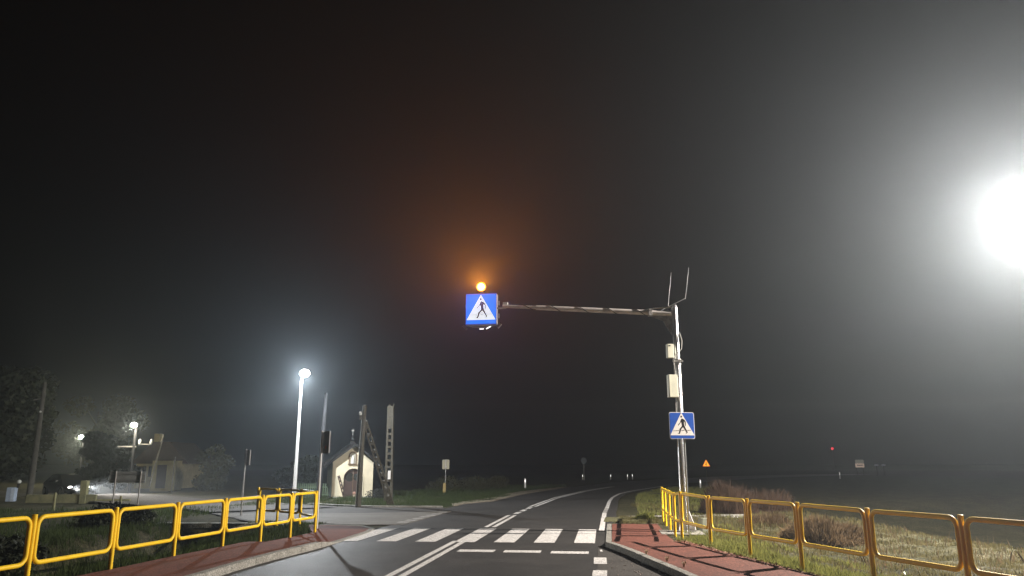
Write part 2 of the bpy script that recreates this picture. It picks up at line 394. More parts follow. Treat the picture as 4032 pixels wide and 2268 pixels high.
# ------------------------------------------------------------------ yellow railings
m_yel = mat('yellow_enamel', (.96, .66, .02), rough=.5, scale=3, col2=(.86, .54, .014), spec=.35, fine=0)
m_bolt = mat('galvanised_bolt', (.6, .6, .6), rough=.35, metal=1)
def panel(a, b, za, zb, zt, r=.035, gap=.062):
    """closed rounded loop between two posts a, b (xy); za, zb lower rail heights, zt top heights (two)"""
    a = Vector(a); b = Vector(b); t = (b - a); L = t.length; t.normalize()
    x0, x1 = gap + .012, L - gap - .012; rc = .13; pts = []
    def P(x, z):
        k = x / L; return (a.x + t.x * x, a.y + t.y * x, z + 0)
    def lo(x): return lerp(za, zb, x / L)
    def hi(x): return lerp(zt[0], zt[1], x / L)
    for cx, cz, a0 in ((x1 - rc, hi(x1) - rc, 0), (x0 + rc, hi(x0) - rc, 90), (x0 + rc, lo(x0) + rc, 180), (x1 - rc, lo(x1) + rc, 270)):
        for k in range(6):
            an = R(a0 + 18 * k); pts.append(P(cx + rc * math.cos(an), cz + rc * math.sin(an)))
    return MB().tube(pts, r, 10, closed=True)
def railing(posts, name, label, bases, tops):
    e = empty(name, (posts[0][0], posts[0][1], 0), label=label, cat='railing')
    inv = Matrix.Translation((-posts[0][0], -posts[0][1], 0))
    def put(mb, nm, m, sm_=True):
        o = mb.build(nm, m, e, smooth=sm_); o.data.transform(inv); return o
    for i, p in enumerate(posts):
        put(MB().tube([(p[0], p[1], bases[i] - .25), (p[0], p[1], tops[i] - .006), (p[0], p[1], tops[i])], [.037, .037, .028], 12), 'post', m_yel)
        if i:
            q = posts[i - 1]; put(panel(q, p, tops[i - 1] - .70, tops[i] - .70, (tops[i - 1] - .045, tops[i] - .045)), 'rail_loop', m_yel)
            d = (Vector(p) - Vector(q)).normalized()
            for z in (-.55, -.22):
                c = Vector((p[0], p[1])) - d * .04; c2 = Vector((q[0], q[1])) + d * .04
                put(MB().box((c.x, c.y - .035, tops[i] + z), (.03, .012, .022)), 'bolt', m_bolt, False)
                put(MB().box((c2.x, c2.y - .035, tops[i - 1] + z), (.03, .012, .022)), 'bolt', m_bolt, False)
    return e
LP = [(-7.38, 9.8), (-7.08, 11.6), (-6.8, 13.42), (-6.53, 15.24), (-6.25, 17.0), (-5.97, 18.65), (-5.68, 20.1), (-5.41, 21.53), (-6.29, 23.18), (-7.24, 24.1), (-8.11, 24.84)]
railing(LP, 'railing', 'yellow tubular railing between the left footway and the ditch', [.1] * 5 + [.06] * 3 + [0] * 3, [1.12] * 11)
RP = [(6.9, 6.8), (6.35, 8.5), (5.88, 10.25), (5.46, 12.0), (5.05, 13.8), (4.66, 15.45), (4.33, 17.15), (4.10, 18.95), (4.25, 20.45), (4.50, 22.3), (4.76, 24.2), (5.02, 26.0)]
railing(RP, 'railing', 'yellow tubular railing curving along the right footway in front of the sign mast', [.08] * 6 + [.04] * 2 + [0] * 4, [1.2, 1.2, 1.2, 1.19, 1.19, 1.18, 1.17, 1.19, 1.12, 1.11, 1.10, 1.09])

# ------------------------------------------------------------------ walking-person sign faces
def uv(x, y): return ((x - 183) / 567, 1 - (y - 505) / 570)
WALK = [
 [(462, 640), (485, 643), (505, 655), (512, 700), (512, 760), (520, 800), (500, 812), (466, 806), (462, 780), (456, 730), (446, 712), (450, 680)],
 [(462, 645), (458, 690), (445, 718), (387, 790), (374, 777), (428, 722), (444, 672)],
 [(498, 650), (530, 672), (554, 712), (554, 785), (538, 805), (537, 722), (506, 690)],
 [(466, 800), (504, 806), (444, 868), (412, 964), (404, 966), (360, 960), (366, 956), (392, 946), (412, 860)],
 [(484, 806), (520, 796), (548, 855), (588, 938), (548, 963), (542, 960), (566, 936), (530, 880)],
 [(262, 901), (387, 893), (387, 903), (259, 908)], [(450, 891), (514, 888), (514, 898), (450, 901)], [(583, 887), (664, 884), (666, 892), (585, 896)]]
def ped_face(parent, w, y, m_blue, m_white, m_fig, margin=0.0, round_=0):
    def P(u, v): return ((u - .5) * w, (v - .5) * w)
    hw = w / 2 - margin
    if round_:
        poly = []
        for cx, cz, a0 in ((hw - round_, hw - round_, 0), (-hw + round_, hw - round_, 90), (-hw + round_, -hw + round_, 180), (hw - round_, -hw + round_, 270)):
            poly += [(cx + round_ * math.cos(R(a0 + 22.5 * k)), cz + round_ * math.sin(R(a0 + 22.5 * k))) for k in range(5)]
    else: poly = [(-hw, -hw), (hw, -hw), (hw, hw), (-hw, hw)]
    MB().prism(poly, y, y - .003).build('blue_field', m_blue, parent)
    MB().prism([P(.49, .985), P(.018, .135), P(.985, .135)], y - .0032, y - .005).build('white_triangle', m_white, parent)
    fg = MB()
    for i, pg in enumerate(WALK): fg.prism([P(*uv(*q)) for q in pg], y - .0052, y - .0062 - .0004 * i)
    fg.disc(P(.487, .835), .035 * w, (y - .0052, y - .0066), 20)
    fg.build('walking_figure', m_fig, parent, recalc=True)

m_galv = mat('galvanised_steel', (.62, .63, .64), rough=.32, metal=.85, scale=10, col2=(.42, .43, .44), bump=.15, bscale=40, spec=.5)
m_galv_r = mat('weathered_galvanised', (.45, .44, .42), rough=.5, metal=.6, scale=9, col2=(.22, .21, .2), bump=.3, bscale=30)
m_box = mat('cream_plastic', (.62, .62, .50), rough=.5, scale=4, col2=(.52, .52, .42))
m_cable = mat('grey_cable', (.35, .35, .33), rough=.6)
m_blk = mat('black_cable', (.02, .02, .02), rough=.5)
m_alu = mat('aluminium', (.6, .6, .6), rough=.4, metal=.8)
m_arm = mat('pale_galvanised', (.72, .68, .65), rough=.55, metal=.15, scale=6, col2=(.55, .52, .5))
PX, PY = 4.80, 21.7
mast = empty('sign_mast', (PX, PY, 0), label='tall galvanised mast with long arm reaching left over the zebra crossing', cat='mast')
MB().tube([(0, 0, .0), (0, 0, 4.7), (0, 0, 4.72), (0, 0, 6.36)], [.115, .1, .088, .082], 20).build('pole', m_galv, mast, smooth=True)
MB().tube([(0, 0, 6.34), (0, 0, 6.42)], [.09, .06], 16).build('pole_cap', m_galv, mast, smooth=True)
MB().box((0, 0, .06), (.5, .5, .03)).build('base_plate', m_galv, mast, bevel=.005)
gs = MB()
for a in (45, 135, 225, 315):
    c, s = math.cos(R(a)), math.sin(R(a))
    v = [(c * .09, s * .09, .07), (c * .33, s * .33, .07), (c * .30, s * .30, .2), (c * .12, s * .12, .62), (c * .09, s * .09, .62)]
    px_, py_ = -s * .012, c * .012
    gs.add([(x + px_, y + py_, z) for x, y, z in v] + [(x - px_, y - py_, z) for x, y, z in v], [(0, 1, 2, 3, 4), (9, 8, 7, 6, 5)] + [(i, i + 5, (i + 1) % 5 + 5, (i + 1) % 5) for i in range(5)])
gs.build('gusset_plates', mat('white_gusset', (.7, .7, .72), rough=.4, metal=.2), mast)
for z in (4.66, 4.80, 3.8, 4.3):
    MB().tube([(0.118 * math.cos(a), .118 * math.sin(a), z) for a in np.linspace(0, 2 * math.pi, 17)[:-1]], .014, 6, closed=True).build('clamp', m_galv_r, mast, smooth=True)
MB().box((.0, -.1, 4.74), (.30, .05, .05)).build('clamp_bracket', m_galv_r, mast, bevel=.005)
ax, ay = math.cos(R(173.7)), math.sin(R(173.7))
def onarm(t, z0, dz=0): return (ax * t, ay * t, z0 + dz)
def armz(t): return 6.16 + .068 * t
MB().tube([onarm(.08, armz(.08)), onarm(4.1, armz(4.1))], [.078, .072], 14).build('arm', m_arm, mast, smooth=True)
MB().tube([onarm(4.08, armz(4.08)), onarm(5.12, armz(5.12))], [.05, .046], 14).build('arm_tip', m_arm, mast, smooth=True)
MB().add([onarm(.08, 6.1), onarm(.75, 6.12), onarm(.35, 5.95), onarm(.1, 5.5)] + [(x, y + .012, z) for x, y, z in [onarm(.08, 6.1), onarm(.75, 6.12), onarm(.35, 5.95), onarm(.1, 5.5)]], [(0, 1, 2, 3), (7, 6, 5, 4), (0, 4, 5, 1), (1, 5, 6, 2), (2, 6, 7, 3), (3, 7, 4, 0)]).build('arm_gusset', m_galv_r, mast)
MB().tube([onarm(.05, 6.36), onarm(.6, 6.33), onarm(1.0, 6.24)], .02, 8).build('arm_stay', m_galv, mast, smooth=True)
MB().box(onarm(.72, armz(.72)), (.09, .2, .2)).build('arm_flange', m_galv_r, mast)
sp = []
for k in range(120):
    t = .4 + k * 4.6 / 119; ph = k / 119 * 2 * math.pi * 5.5
    rr = .088 if t < 4.08 else .062
    sp.append(onarm(t, armz(t) + rr * math.cos(ph))[:1] + (ay * t + rr * math.sin(ph), armz(t) + rr * math.cos(ph)))
MB().tube(sp, .011, 6).build('spiral_cable', m_blk, mast, smooth=True)
MB().tube([(.09, -.06, 5.6), (.15, -.1, 5.35), (.12, -.12, 5.1), (.0, -.14, 4.95), (-.12, -.12, 4.85), (-.12, -.1, 4.4), (-.06, -.11, 4.1), (-.03, -.12, 3.65)], .014, 8).build('loose_cable', m_cable, mast, smooth=True)
MB().tube([(-.15, -.1, 4.9), (-.12, -.11, 4.7), (-.10, -.12, 4.45), (-.12, -.1, 3.5), (-.115, -.05, 2.3)], .012, 8).build('loose_cable', m_cable, mast, smooth=True)
MB().tube([(-.2, -.14, 3.78), (-.14, -.16, 3.86), (-.05, -.15, 3.78), (-.02, -.13, 3.6)], .012, 8).build('loose_cable', m_cable, mast, smooth=True)
# antenna bar with two whips
MB().tube([(-.34, .55, 6.34), (.16, -.75, 6.46)], .013, 8).build('antenna_bar', m_galv, mast, smooth=True)
MB().tube([(.16, -.75, 6.44), (.24, -.8, 7.0), (.29, -.82, 7.35)], [.008, .007, .004], 8).build('antenna_whip', m_galv, mast, smooth=True)
MB().tube([(-.16, .1, 6.42), (-.08, .1, 7.0), (-.02, .1, 7.45)], [.006, .005, .003], 8).build('antenna_whip', m_galv, mast, smooth=True)

fb = empty('mast_footing', (4.62, 21.35, 0), R(-7), 'flat pale concrete slab under the foot of the sign mast', 'slab')
MB().box((0, .1, -.02), (1.15, 1.25, .1)).build('slab', m_kerb, fb, bevel=.01)
jb = empty('ground_box', (5.45, 22.1, -.05), R(20), 'grey green low hatch box beside the mast foot', 'box')
MB().box((0, 0, .2), (.42, .3, .42), taper=.75).build('casing', mat('grey_green_plastic', (.17, .18, .13), rough=.7), jb, bevel=.02)
b1 = empty('control_box', (PX - .22, PY - .12, 4.84), R(8), 'smaller upper cream control box strapped to the mast', 'box')
MB().box((0, 0, .19), (.19, .16, .4)).build('casing', m_box, b1, bevel=.012)
MB().box((-.03, -.083, .34), (.05, .006, .04)).build('label_plate', m_blk, b1)
b2 = empty('control_box', (PX - .20, PY - .14, 3.70), R(8), 'larger lower cream control box strapped to the mast above the square sign', 'box')
MB().box((0, 0, .32), (.27, .18, .64)).build('casing', m_box, b2, bevel=.012)
MB().box((-.10, -.093, .32), (.035, .012, .62)).build('side_flange', m_box, b2)

sp_ = empty('sign_post', (4.72, 20.95, 0), label='slim steel sign post standing right in front of the mast', cat='post')
MB().tube([(0, 0, -.1), (0, 0, 3.22)], .034, 12).build('pipe', m_galv, sp_, smooth=True)
# lower retroreflective crossing sign
m_blue = mat('blue_sheeting', (.02, .10, .50), rough=.3, scale=3, col2=(.018, .085, .42), spec=.7)
m_white = mat('white_sheeting', (.88, .85, .82), rough=.32, scale=3, col2=(.82, .79, .76), spec=.7)
m_black = mat('black_film', (.012, .011, .012), rough=.35)
ls = empty('crossing_sign', (4.66, 20.88, 2.87), R(9), 'square blue sign with walking figure on the post in front of the mast', 'sign')
def rrect(hw, r_, n=5):
    out = []
    for cx, cz, a0 in ((hw - r_, hw - r_, 0), (-hw + r_, hw - r_, 90), (-hw + r_, -hw + r_, 180), (hw - r_, -hw + r_, 270)):
        out += [(cx + r_ * math.cos(R(a0 + 90 / (n - 1) * k)), cz + r_ * math.sin(R(a0 + 90 / (n - 1) * k))) for k in range(n)]
    return out
MB().prism(rrect(.36, .05), 0, -.012).build('backing_plate', m_white, ls)
ped_face(ls, .72, -.0122, m_blue, m_white, m_black, margin=.014, round_=.04)
for z in (.2, -.2): MB().box((.05, .03, z), (.3, .04, .03)).build('clamp_rail', m_alu, ls)

# ------------------------------------------------------------------ lit box sign over the road
m_eb = mat('lit_blue_acrylic', (.02, .1, .5), rough=.3, emis=(.016, .21, 1.0), estr=1.0)
m_ew = mat('lit_white_acrylic', (.8, .8, .8), rough=.3, emis=(.90, .95, 1.0), estr=.92)
m_fig = mat('brown_film', (.10, .035, .03), rough=.5)
SX, SY, SZ = -.95, 22.5, 6.47
lb = empty('lit_crossing_sign', (SX, SY, SZ), R(-7.5), 'glowing blue and white walking figure box sign hanging over the crossing', 'sign')
MB().box((0, .17, 0), (.95, .30, .97)).build('casing', m_alu, lb, bevel=.01)
ped_face(lb, .92, .018, m_eb, m_ew, m_fig)
for sx in (-.4675, .4675): MB().box((sx, .01, 0), (.013, .03, .965)).build('frame_rail', mat('blue_frame', (.03, .08, .5), rough=.3, emis=(.05, .1, .9), estr=.35), lb)
for sz in (-.4755, .4755): MB().box((0, .01, sz), (.92, .03, .013)).build('frame_rail', MATS['blue_frame'], lb)
for z in (-.2, .2): MB().box((.53, .16, z), (.02, .06, .14)).build('side_bracket', m_alu, lb)
MB().tube([(.48, .16, .04), (.78, .15, .05)], .035, 10).build('arm_sleeve', m_galv_r, lb, smooth=True)
MB().tube([(-.45, .1, -.5), (-.25, .02, -.56), (0, -.02, -.58), (.25, .02, -.56), (.46, .1, -.5)], .01, 6).build('lamp_carrier', m_alu, lb, smooth=True)
def rotmat(rx, ry, rz): return (Matrix.Rotation(rz, 3, 'Z') @ Matrix.Rotation(ry, 3, 'Y') @ Matrix.Rotation(rx, 3, 'X'))
MB().box((-.50, .05, -.56), (.15, .12, .06), rotmat(0, R(45), 0)).build('spot_housing', m_alu, lb, bevel=.008)
MB().box((.55, .05, -.52), (.16, .12, .08), rotmat(0, R(-50), 0)).build('spot_housing', m_alu, lb, bevel=.008)
m_led = mat('led_strip', (.8, .8, .8), emis=(1, .97, .95), estr=2.2)
MB().box((.03, -.03, -.63), (.13, .05, .014)).build('led_bar', m_led, lb)
MB().box((.24, -.02, -.59), (.16, .05, .018), rotmat(0, R(-28), 0)).build('led_bar', m_led, lb)
fl = empty('beacon', (SX + .0, SY, SZ + .49), R(-7.5), 'round amber warning beacon glowing on top of the lit crossing sign', 'beacon')
MB().tube([(0, .14, -.01), (0, .14, .08)], .03, 10).build('bracket', m_blk, fl, smooth=True)
MB().tube([(0, .16, .2), (0, .02, .2), (0, -.005, .2)], [.13, .14, .14], 24).build('housing', m_blk, fl, smooth=True)
MB().tube([(.132 * math.cos(a), -.012, .2 + .132 * math.sin(a)) for a in np.linspace(0, 2 * math.pi, 25)[:-1]], .016, 8, closed=True).build('rim', mat('amber_rim', (.8, .3, .02), emis=(1, .30, .01), estr=1.6), fl, smooth=True)
MB().ball((0, -.012, .2), .125, 20, 10, (1, .3, 1)).build('lens', mat('amber_lens', (.8, .3, .02), emis=(1, .6, .16), estr=7), fl, smooth=True)
wc = empty('camera_box', (-.20, 22.38, 6.56), R(-7), 'small white camera box clipped on the arm just right of the lit sign', 'camera')
MB().box((0, 0, .05), (.15, .12, .07)).build('casing', mat('white_plastic', (.7, .7, .68), rough=.5), wc, bevel=.01)
MB().tube([(.02, 0, -.05), (.02, 0, .03)], .012, 8).build('stem', m_alu, wc)

# ------------------------------------------------------------------ lamps
def point(name, loc, col, power, parent=None, r=.1):
    l = bpy.data.lights.new(name, 'POINT'); l.color = col; l.energy = power; l.shadow_soft_size = r
    o = bpy.data.objects.new(name, l); COL.objects.link(o); o.location = loc
    if parent: o.parent = parent
    return o
def spot(name, loc, tilt, col, power, cone, parent, r):
    l = bpy.data.lights.new(name, 'SPOT'); l.color = col; l.energy = power; l.shadow_soft_size = r; l.spot_size = R(cone); l.spot_blend = .85
    o = bpy.data.objects.new(name, l); COL.objects.link(o); o.location = loc; o.rotation_euler = (R(-90 - 0) + R(tilt) + math.pi, 0, R(180)); o.parent = parent
    return o
spot('glow', (0, -.08, .2), 38, (1, .27, .006), 3600, 140, fl, .03)
spot('glow', (0, -.06, 0), 20, (.3, .28, 1), 350, 120, lb, .2)
m_lens = mat('lamp_glass', (.9, .9, .9), emis=(1, .98, .92), estr=30)
m_head = mat('lamp_housing', (.25, .26, .27), rough=.5, metal=.4)
def lantern(parent, tip, heading, lens_r=.16):
    """flat LED head pointing along heading from tip backwards; lens bowl underneath at tip"""
    d = Vector((math.cos(heading), math.sin(heading), 0)); tip = Vector(tip)
    rt = Matrix.Rotation(heading, 3, 'Z')
    MB().box(tip - d * .28 + Vector((0, 0, .13)), (.62, .24, .08), rt, .8).build('lamp_head', m_head, parent, bevel=.02)
    MB().ball(tip - d * .02 + Vector((0, 0, .04)), lens_r, 16, 10, (1, 1, .8)).build('lamp_glass', m_lens, parent, smooth=True)
# big lamp at the right edge of the view
sl = empty('street_lamp', (16.5, 20.6, -1.15), label='very bright white street lamp glaring at the right edge of the picture', cat='street lamp')
MB().tube([(0, 0, 0), (0, 0, 4), (0, 0, 9.6)], [.11, .09, .06], 16).build('pole', m_galv, sl, smooth=True)
MB().tube([(0, 0, 9.5), (-.3, -.08, 9.8), (-1.1, -.35, 9.95)], .035, 10).build('arm', m_galv, sl, smooth=True)
lantern(sl, (-1.75, -.58, 9.87), math.atan2(-.58, -1.75), .2)
point('light', (-1.8, -.6, 9.72), (1.0, .90, .80), POW_RIGHT, sl, .07)
# left lamp; its bright pole is added in place of a flare streak
s2 = empty('street_lamp', (-10.75, 38.35, -.05), label='slim bright steel lamp post standing left of the little chapel', cat='street lamp')
MB().tube([(0, 0, 0), (0, 0, 3), (0, 0, 6.15)], [.09, .075, .05], 16).build('pole', mat('bright_galvanised', (.75, .76, .76), rough=.5, metal=.1), s2, smooth=True)
MB().tube([(0, 0, 6.1), (.05, -.07, 6.32), (.12, -.16, 6.42)], .03, 8).build('arm', m_galv, s2, smooth=True)
lantern(s2, (.25, -.38, 6.32), math.atan2(-.35, .26), .25)
point('light', (.26, -.72, 6.22), (.90, .96, 1.0), POW_LEFT * .5, s2, .08)
l_ = spot('light', (.26, -.72, 6.22), 0, (.92, .96, 1.0), POW_LEFT * .62, 158, s2, .08); l_.rotation_euler = (0, 0, 0); l_.data.spot_blend = .25

# ------------------------------------------------------------------ concrete utility poles
m_pole = mat('pale_concrete_pole', (.08, .07, .052), rough=.9, scale=5, col2=(.08, .075, .055), bump=.5, bscale=25, fine=30)
m_wood = mat('old_wood_pole', (.085, .08, .065), rough=.9, scale=5, col2=(.045, .042, .035), bump=.5, bscale=25)
def ladder_beam(a, b, w0, w1, th, parent, name, n, holes=(.1, .9), mth=m_pole):
    """lattice concrete beam: two edges joined by rungs with real openings"""
    a = Vector(a); b = Vector(b); t = b - a; L = t.length; t.normalize()
    side = Vector((0, -1, 0)).cross(t).normalized()       # width direction, seen from the road
    dep = t.cross(side).normalized()
    mb = MB()
    def bx(p0, p1, s0, s1, u0, u1):
        vs = []
        for p, s_, u in ((p0, s0, u0), (p1, s1, u1)):
            for ss in (s_, u):
                for dd in (-th / 2, th / 2): vs.append(p + side * ss + dep * dd)
        mb.add(vs, [(0, 1, 3, 2), (4, 6, 7, 5), (0, 4, 5, 1), (2, 3, 7, 6), (0, 2, 6, 4), (1, 5, 7, 3)])
    def W(k): return lerp(w0, w1, k) / 2
    e = .27
    bx(a, b, -W(0), -W(1), -W(0) + W(0) * 2 * e, -W(1) + W(1) * 2 * e)
    bx(a, b, W(0) - W(0) * 2 * e, W(1) - W(1) * 2 * e, W(0), W(1))
    h0, h1 = holes; step = (h1 - h0) / n
    for k in range(n + 1):
        c = h0 + step * k; hw = step * .18
        lo, hi = (0, c + hw) if k == 0 else (c - hw, (1 if k == n else c + hw))
        p0, p1 = a + t * L * lo, a + t * L * hi
        bx(p0, p1, -W(lo) * (1 - 2 * e) * 1.001, -W(hi) * (1 - 2 * e) * 1.001, W(lo) * (1 - 2 * e) * 1.001, W(hi) * (1 - 2 * e) * 1.001)
    return mb.build(name, mth, parent)
up = empty('utility_pole', (-6.68, 33.8, 0), label='thin concrete pole before the chapel door with slanting lattice brace', cat='utility pole')
MB().tube([(0, 0, -.2), (.04, 0, 2.5), (.10, 0, 4.4)], [.13, .11, .085], 8).build('shaft', m_pole, up)
ladder_beam((1.12, 2.2, -.1), (.12, .08, 3.7), .30, .20, .14, up, 'brace', 9, (.12, .93))
MB().tube([(.09, 0, 4.0), (-.05, -.02, 3.98), (-.06, -.02, 4.12)], .02, 8).build('hook', m_galv_r, up)
MB().ball((-.07, -.02, 4.02), .07, 10, 8, (1, 1, 1.5)).build('insulator', mat('white_ceramic', (.6, .6, .58), rough=.3), up, smooth=True)
MB().box((-.03, -.12, 3.85), (.12, .1, .2)).build('cable_box', m_pole, up, bevel=.01)
up2 = empty('utility_pole', (-6.2, 39, 0), label='thick square lattice concrete pole right of the chapel with white plate', cat='utility pole')
ladder_beam((0, 0, -.2), (-.05, 0, 4.75), .42, .30, .24, up2, 'shaft', 11, (.05, .78))
MB().box((.02, -.14, 1.3), (.14, .02, .42)).build('number_plate', m_white, up2)
for s_ in (-1, 1): MB().box((s_ * .1, 0, 4.8), (.05, .05, .12)).build('pole_cap', m_pole, up2)
up0 = empty('utility_pole', (-10.2, 41, 0), label='tall plain concrete pole directly behind the square grey sign panel', cat='utility pole')
MB().tube([(0, 0, -.2), (.04, 0, 3), (.1, 0, 5.6)], [.14, .12, .09], 8).build('shaft', mat('dark_pole', (.03, .03, .032), rough=1, spec=.05), up0)
ufl = empty('utility_pole', (-26.1, 42, -.1), label='dark leaning utility pole with short crossarm at the far left', cat='utility pole')
MB().tube([(0, 0, -.3), (0, 0, 3), (-.02, 0, 6.4)], [.17, .14, .10], 10).build('shaft', m_wood, ufl, smooth=True)
MB().box((-.22, -.05, 5.45), (.55, .06, .06), rotmat(0, R(-12), 0)).build('crossarm', m_galv_r, ufl)
MB().ball((.03, -.12, 4.75), .06, 8, 6).build('insulator', MATS['white_ceramic'], ufl, smooth=True)
# lamp B: pole with crossarm and leaning strut
lB = empty('street_lamp', (-24.93, 50.5, -.2), label='warm lit lamp on a crossarm pole in the middle of the left background', cat='street lamp')
MB().tube([(0, 0, 0), (0, 0, 4.55)], [.12, .08], 10).build('pole', mat('dark_pole', (.03, .03, .032), rough=1, spec=.05), lB, smooth=True)
MB().box((-.45, 0, 3.15), (1.2, .08, .08)).build('crossarm', m_galv_r, lB)
for x in (.35, 1.1): MB().ball((x, 0, 3.45), .09, 8, 6, (1, 1, 2.2)).build('insulator', MATS['white_ceramic'], lB, smooth=True)
MB().tube([(.35, 0, 3.3), (1.1, 0, 3.3)], .02, 6).build('hook_rail', m_galv_r, lB)
MB().tube([(1.15, .3, .6), (1.75, .3, 3.95)], .05, 8).build('brace', m_pole, lB, smooth=True)
lantern(lB, (.05, -.45, 4.5), R(-90), .2)
point('light', (.05, -.75, 4.35), (1, .90, .68), POW_B, lB, .17)
lA = empty('street_lamp', (-42.3, 75.5, -.3), label='farthest warm lamp glowing between the dark trees at far left', cat='street lamp')
MB().tube([(0, 0, 0), (0, 0, 4.6)], [.12, .08], 10).build('pole', MATS['dark_pole'], lA, smooth=True)
lantern(lA, (.05, -.6, 4.65), R(-90), .25)
point('light', (.05, -1.0, 4.45), (1, .90, .62), POW_A, lA, .2)

# ------------------------------------------------------------------ chapel
m_wall = mat('cream_plaster', (.56, .50, .36), rough=.9, scale=2.2, col2=(.44, .39, .28), bump=.25, bscale=25)
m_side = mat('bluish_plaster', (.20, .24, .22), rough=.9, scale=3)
m_roof = mat('dark_roof_sheet', (.020, .019, .018), rough=.95, scale=3, bump=.3, spec=.08)
m_door = mat('red_brown_door', (.055, .030, .022), rough=.7, scale=5, col2=(.035, .02, .016), bump=.3)
m_glassd = mat('dark_glass', (.02, .022, .02), rough=.1, spec=.8)
m_trim = mat('brown_stone_trim', (.15, .10, .06), rough=.8, scale=6)
ch = empty('chapel', (-8.9, 43.2, 0), R(19), 'tiny cream roadside chapel with arched brown door and dark gabled roof', 'chapel')
hw = 1.12; eh = 1.98; ah = 2.86
def arch(cx, z0, z1, w, n=12):
    """outline of an arched opening from z0 up, springing at z1"""
    return [(cx - w, z0)] + [(cx - w * math.cos(math.pi * k / n), z1 + w * math.sin(math.pi * k / n)) for k in range(n + 1)] + [(cx + w, z0)]
# front wall in pieces around the door opening
fw = MB(); da = arch(.03, 0, 1.05, .54)
left = [(-hw, 0)] + [(-hw, eh), (0, ah)] + [(.03, 1.59)] + [(x, z) for x, z in da[1:8]][::-1] + [(da[0][0], 0)]
right = [(hw, 0), (da[-1][0], 0)] + [(x, z) for x, z in da[7:-1]][::-1] + [(0, ah), (hw, eh)]
right = [(hw, 0), (hw, eh), (0, ah), (.03, 1.59)] + [(x, z) for x, z in da[8:-1]] + [(da[-1][0], 0)]
fw.prism(left, 0, .22); fw.prism(right, 0, .22)
fw.build('front_wall', m_wall, ch)
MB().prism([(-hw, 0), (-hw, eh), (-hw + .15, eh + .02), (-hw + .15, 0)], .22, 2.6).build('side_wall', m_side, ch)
MB().prism([(hw - .15, 0), (hw - .15, eh + .02), (hw, eh), (hw, 0)], .22, 2.6).build('side_wall', m_wall, ch)
MB().prism([(-hw, 0), (-hw, eh), (0, ah), (hw, eh), (hw, 0)], 2.6, 2.75).build('rear_wall', m_wall, ch)
for s_ in (-1, 1):
    x0, x1 = 0, s_ * 1.62; z0, z1 = ah + .09, ah + .09 - 1.62 * (ah - eh) / hw * .96
    MB().prism([(x0, z0), (x1, z1), (x1, z1 - .1), (x0, z0 - .10)], -.35, 2.95).build('roof', m_roof, ch)
    MB().prism([(x0, z0 + .035), (x1, z1 + .035), (x1, z1 - .12), (x0, z0 - .12)], -.39, -.35).build('barge_board', m_roof, ch)
dr = MB().prism(arch(.03, 0.02, 1.05, .52), .14, .19).build('door', m_door, ch)
for i, x in enumerate((-.4, -.22, -.04, .14, .32)):
    MB().box((x + .07, .132, .5), (.165, .012, .95)).build('panel', m_door, dr)
MB().disc((-.16, 1.12), .24, (.125, .139), 24).build('round_window', m_glassd, dr)
MB().disc((.24, 1.12), .2, (.125, .139), 24).build('round_window', m_glassd, dr)
MB().box((.03, .12, .8), (.03, .02, 1.5)).build('centre_rail', m_trim, dr)
MB().tube([(x, -.02, z) for x, z in arch(.03, .02, 1.05, .56, 14)], .03, 6).build('door_surround', m_wall, ch, smooth=True)
ni = MB().prism(arch(-.05, 1.86, 2.30, .19), -.02, .0).build('niche', mat('niche_back', (.35, .33, .26), rough=.9), ch)
MB().tube([(x, -.04, z) for x, z in arch(-.05, 1.84, 2.30, .19, 12)] + [(-.24, -.04, 1.84)], .035, 6).build('niche_frame', m_trim, ch, smooth=True)
MB().box((-.05, -.06, 1.83), (.5, .1, .06)).build('niche_sill', m_trim, ch, bevel=.01)
st = MB().tube([(-.05, -.06, 1.86), (-.05, -.06, 2.0), (-.05, -.06, 2.16), (-.05, -.06, 2.22), (-.05, -.06, 2.24)], [.085, .075, .07, .045, .02], 10).build('figurine', mat('white_gypsum', (.6, .6, .56), rough=.7), ch, smooth=True)
MB().ball((-.05, -.06, 2.275), .042, 10, 8, (1, 1, 1.2)).build('head', MATS['white_gypsum'], st, smooth=True)
MB().box((0, .9, ah + .14), (.26, .26, .26)).build('lantern_turret', m_roof, ch)
MB().tube([(0, .9, ah + .33), (0, .9, ah + .38), (0, .9, ah + .5), (0, .9, ah + .6)], [.13, .12, .05, .02], 12).build('cupola', m_roof, ch, smooth=True)
cr = MB().box((0, .9, ah + .78), (.025, .025, .42)); cr.box((0, .9, ah + .86), (.2, .02, .025)); cr.build('cross', m_galv_r, ch)
MB().box((0, .1, .03), (2.5, .6, .08)).build('plinth', m_conc, ch, bevel=.01)
# dark lattice built in place of a pole strut's shadow on the wall
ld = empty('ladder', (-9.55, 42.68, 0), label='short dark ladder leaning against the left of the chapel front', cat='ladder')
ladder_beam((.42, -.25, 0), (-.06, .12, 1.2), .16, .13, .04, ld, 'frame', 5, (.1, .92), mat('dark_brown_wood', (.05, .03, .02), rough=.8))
fp = empty('flower_pot', (-8.68, 42.7, .05), label='small pale flower pot at the foot of the chapel door', cat='flower pot')
MB().tube([(0, 0, 0), (0, 0, .14), (0, 0, .15)], [.055, .075, .08], 12).build('pot', mat('pale_pot', (.5, .42, .32), rough=.6), fp, smooth=True)
MB().ball((0, 0, .22), .09, 8, 6).build('flowers', mat('dull_flowers', (.35, .2, .15), rough=.9), fp)

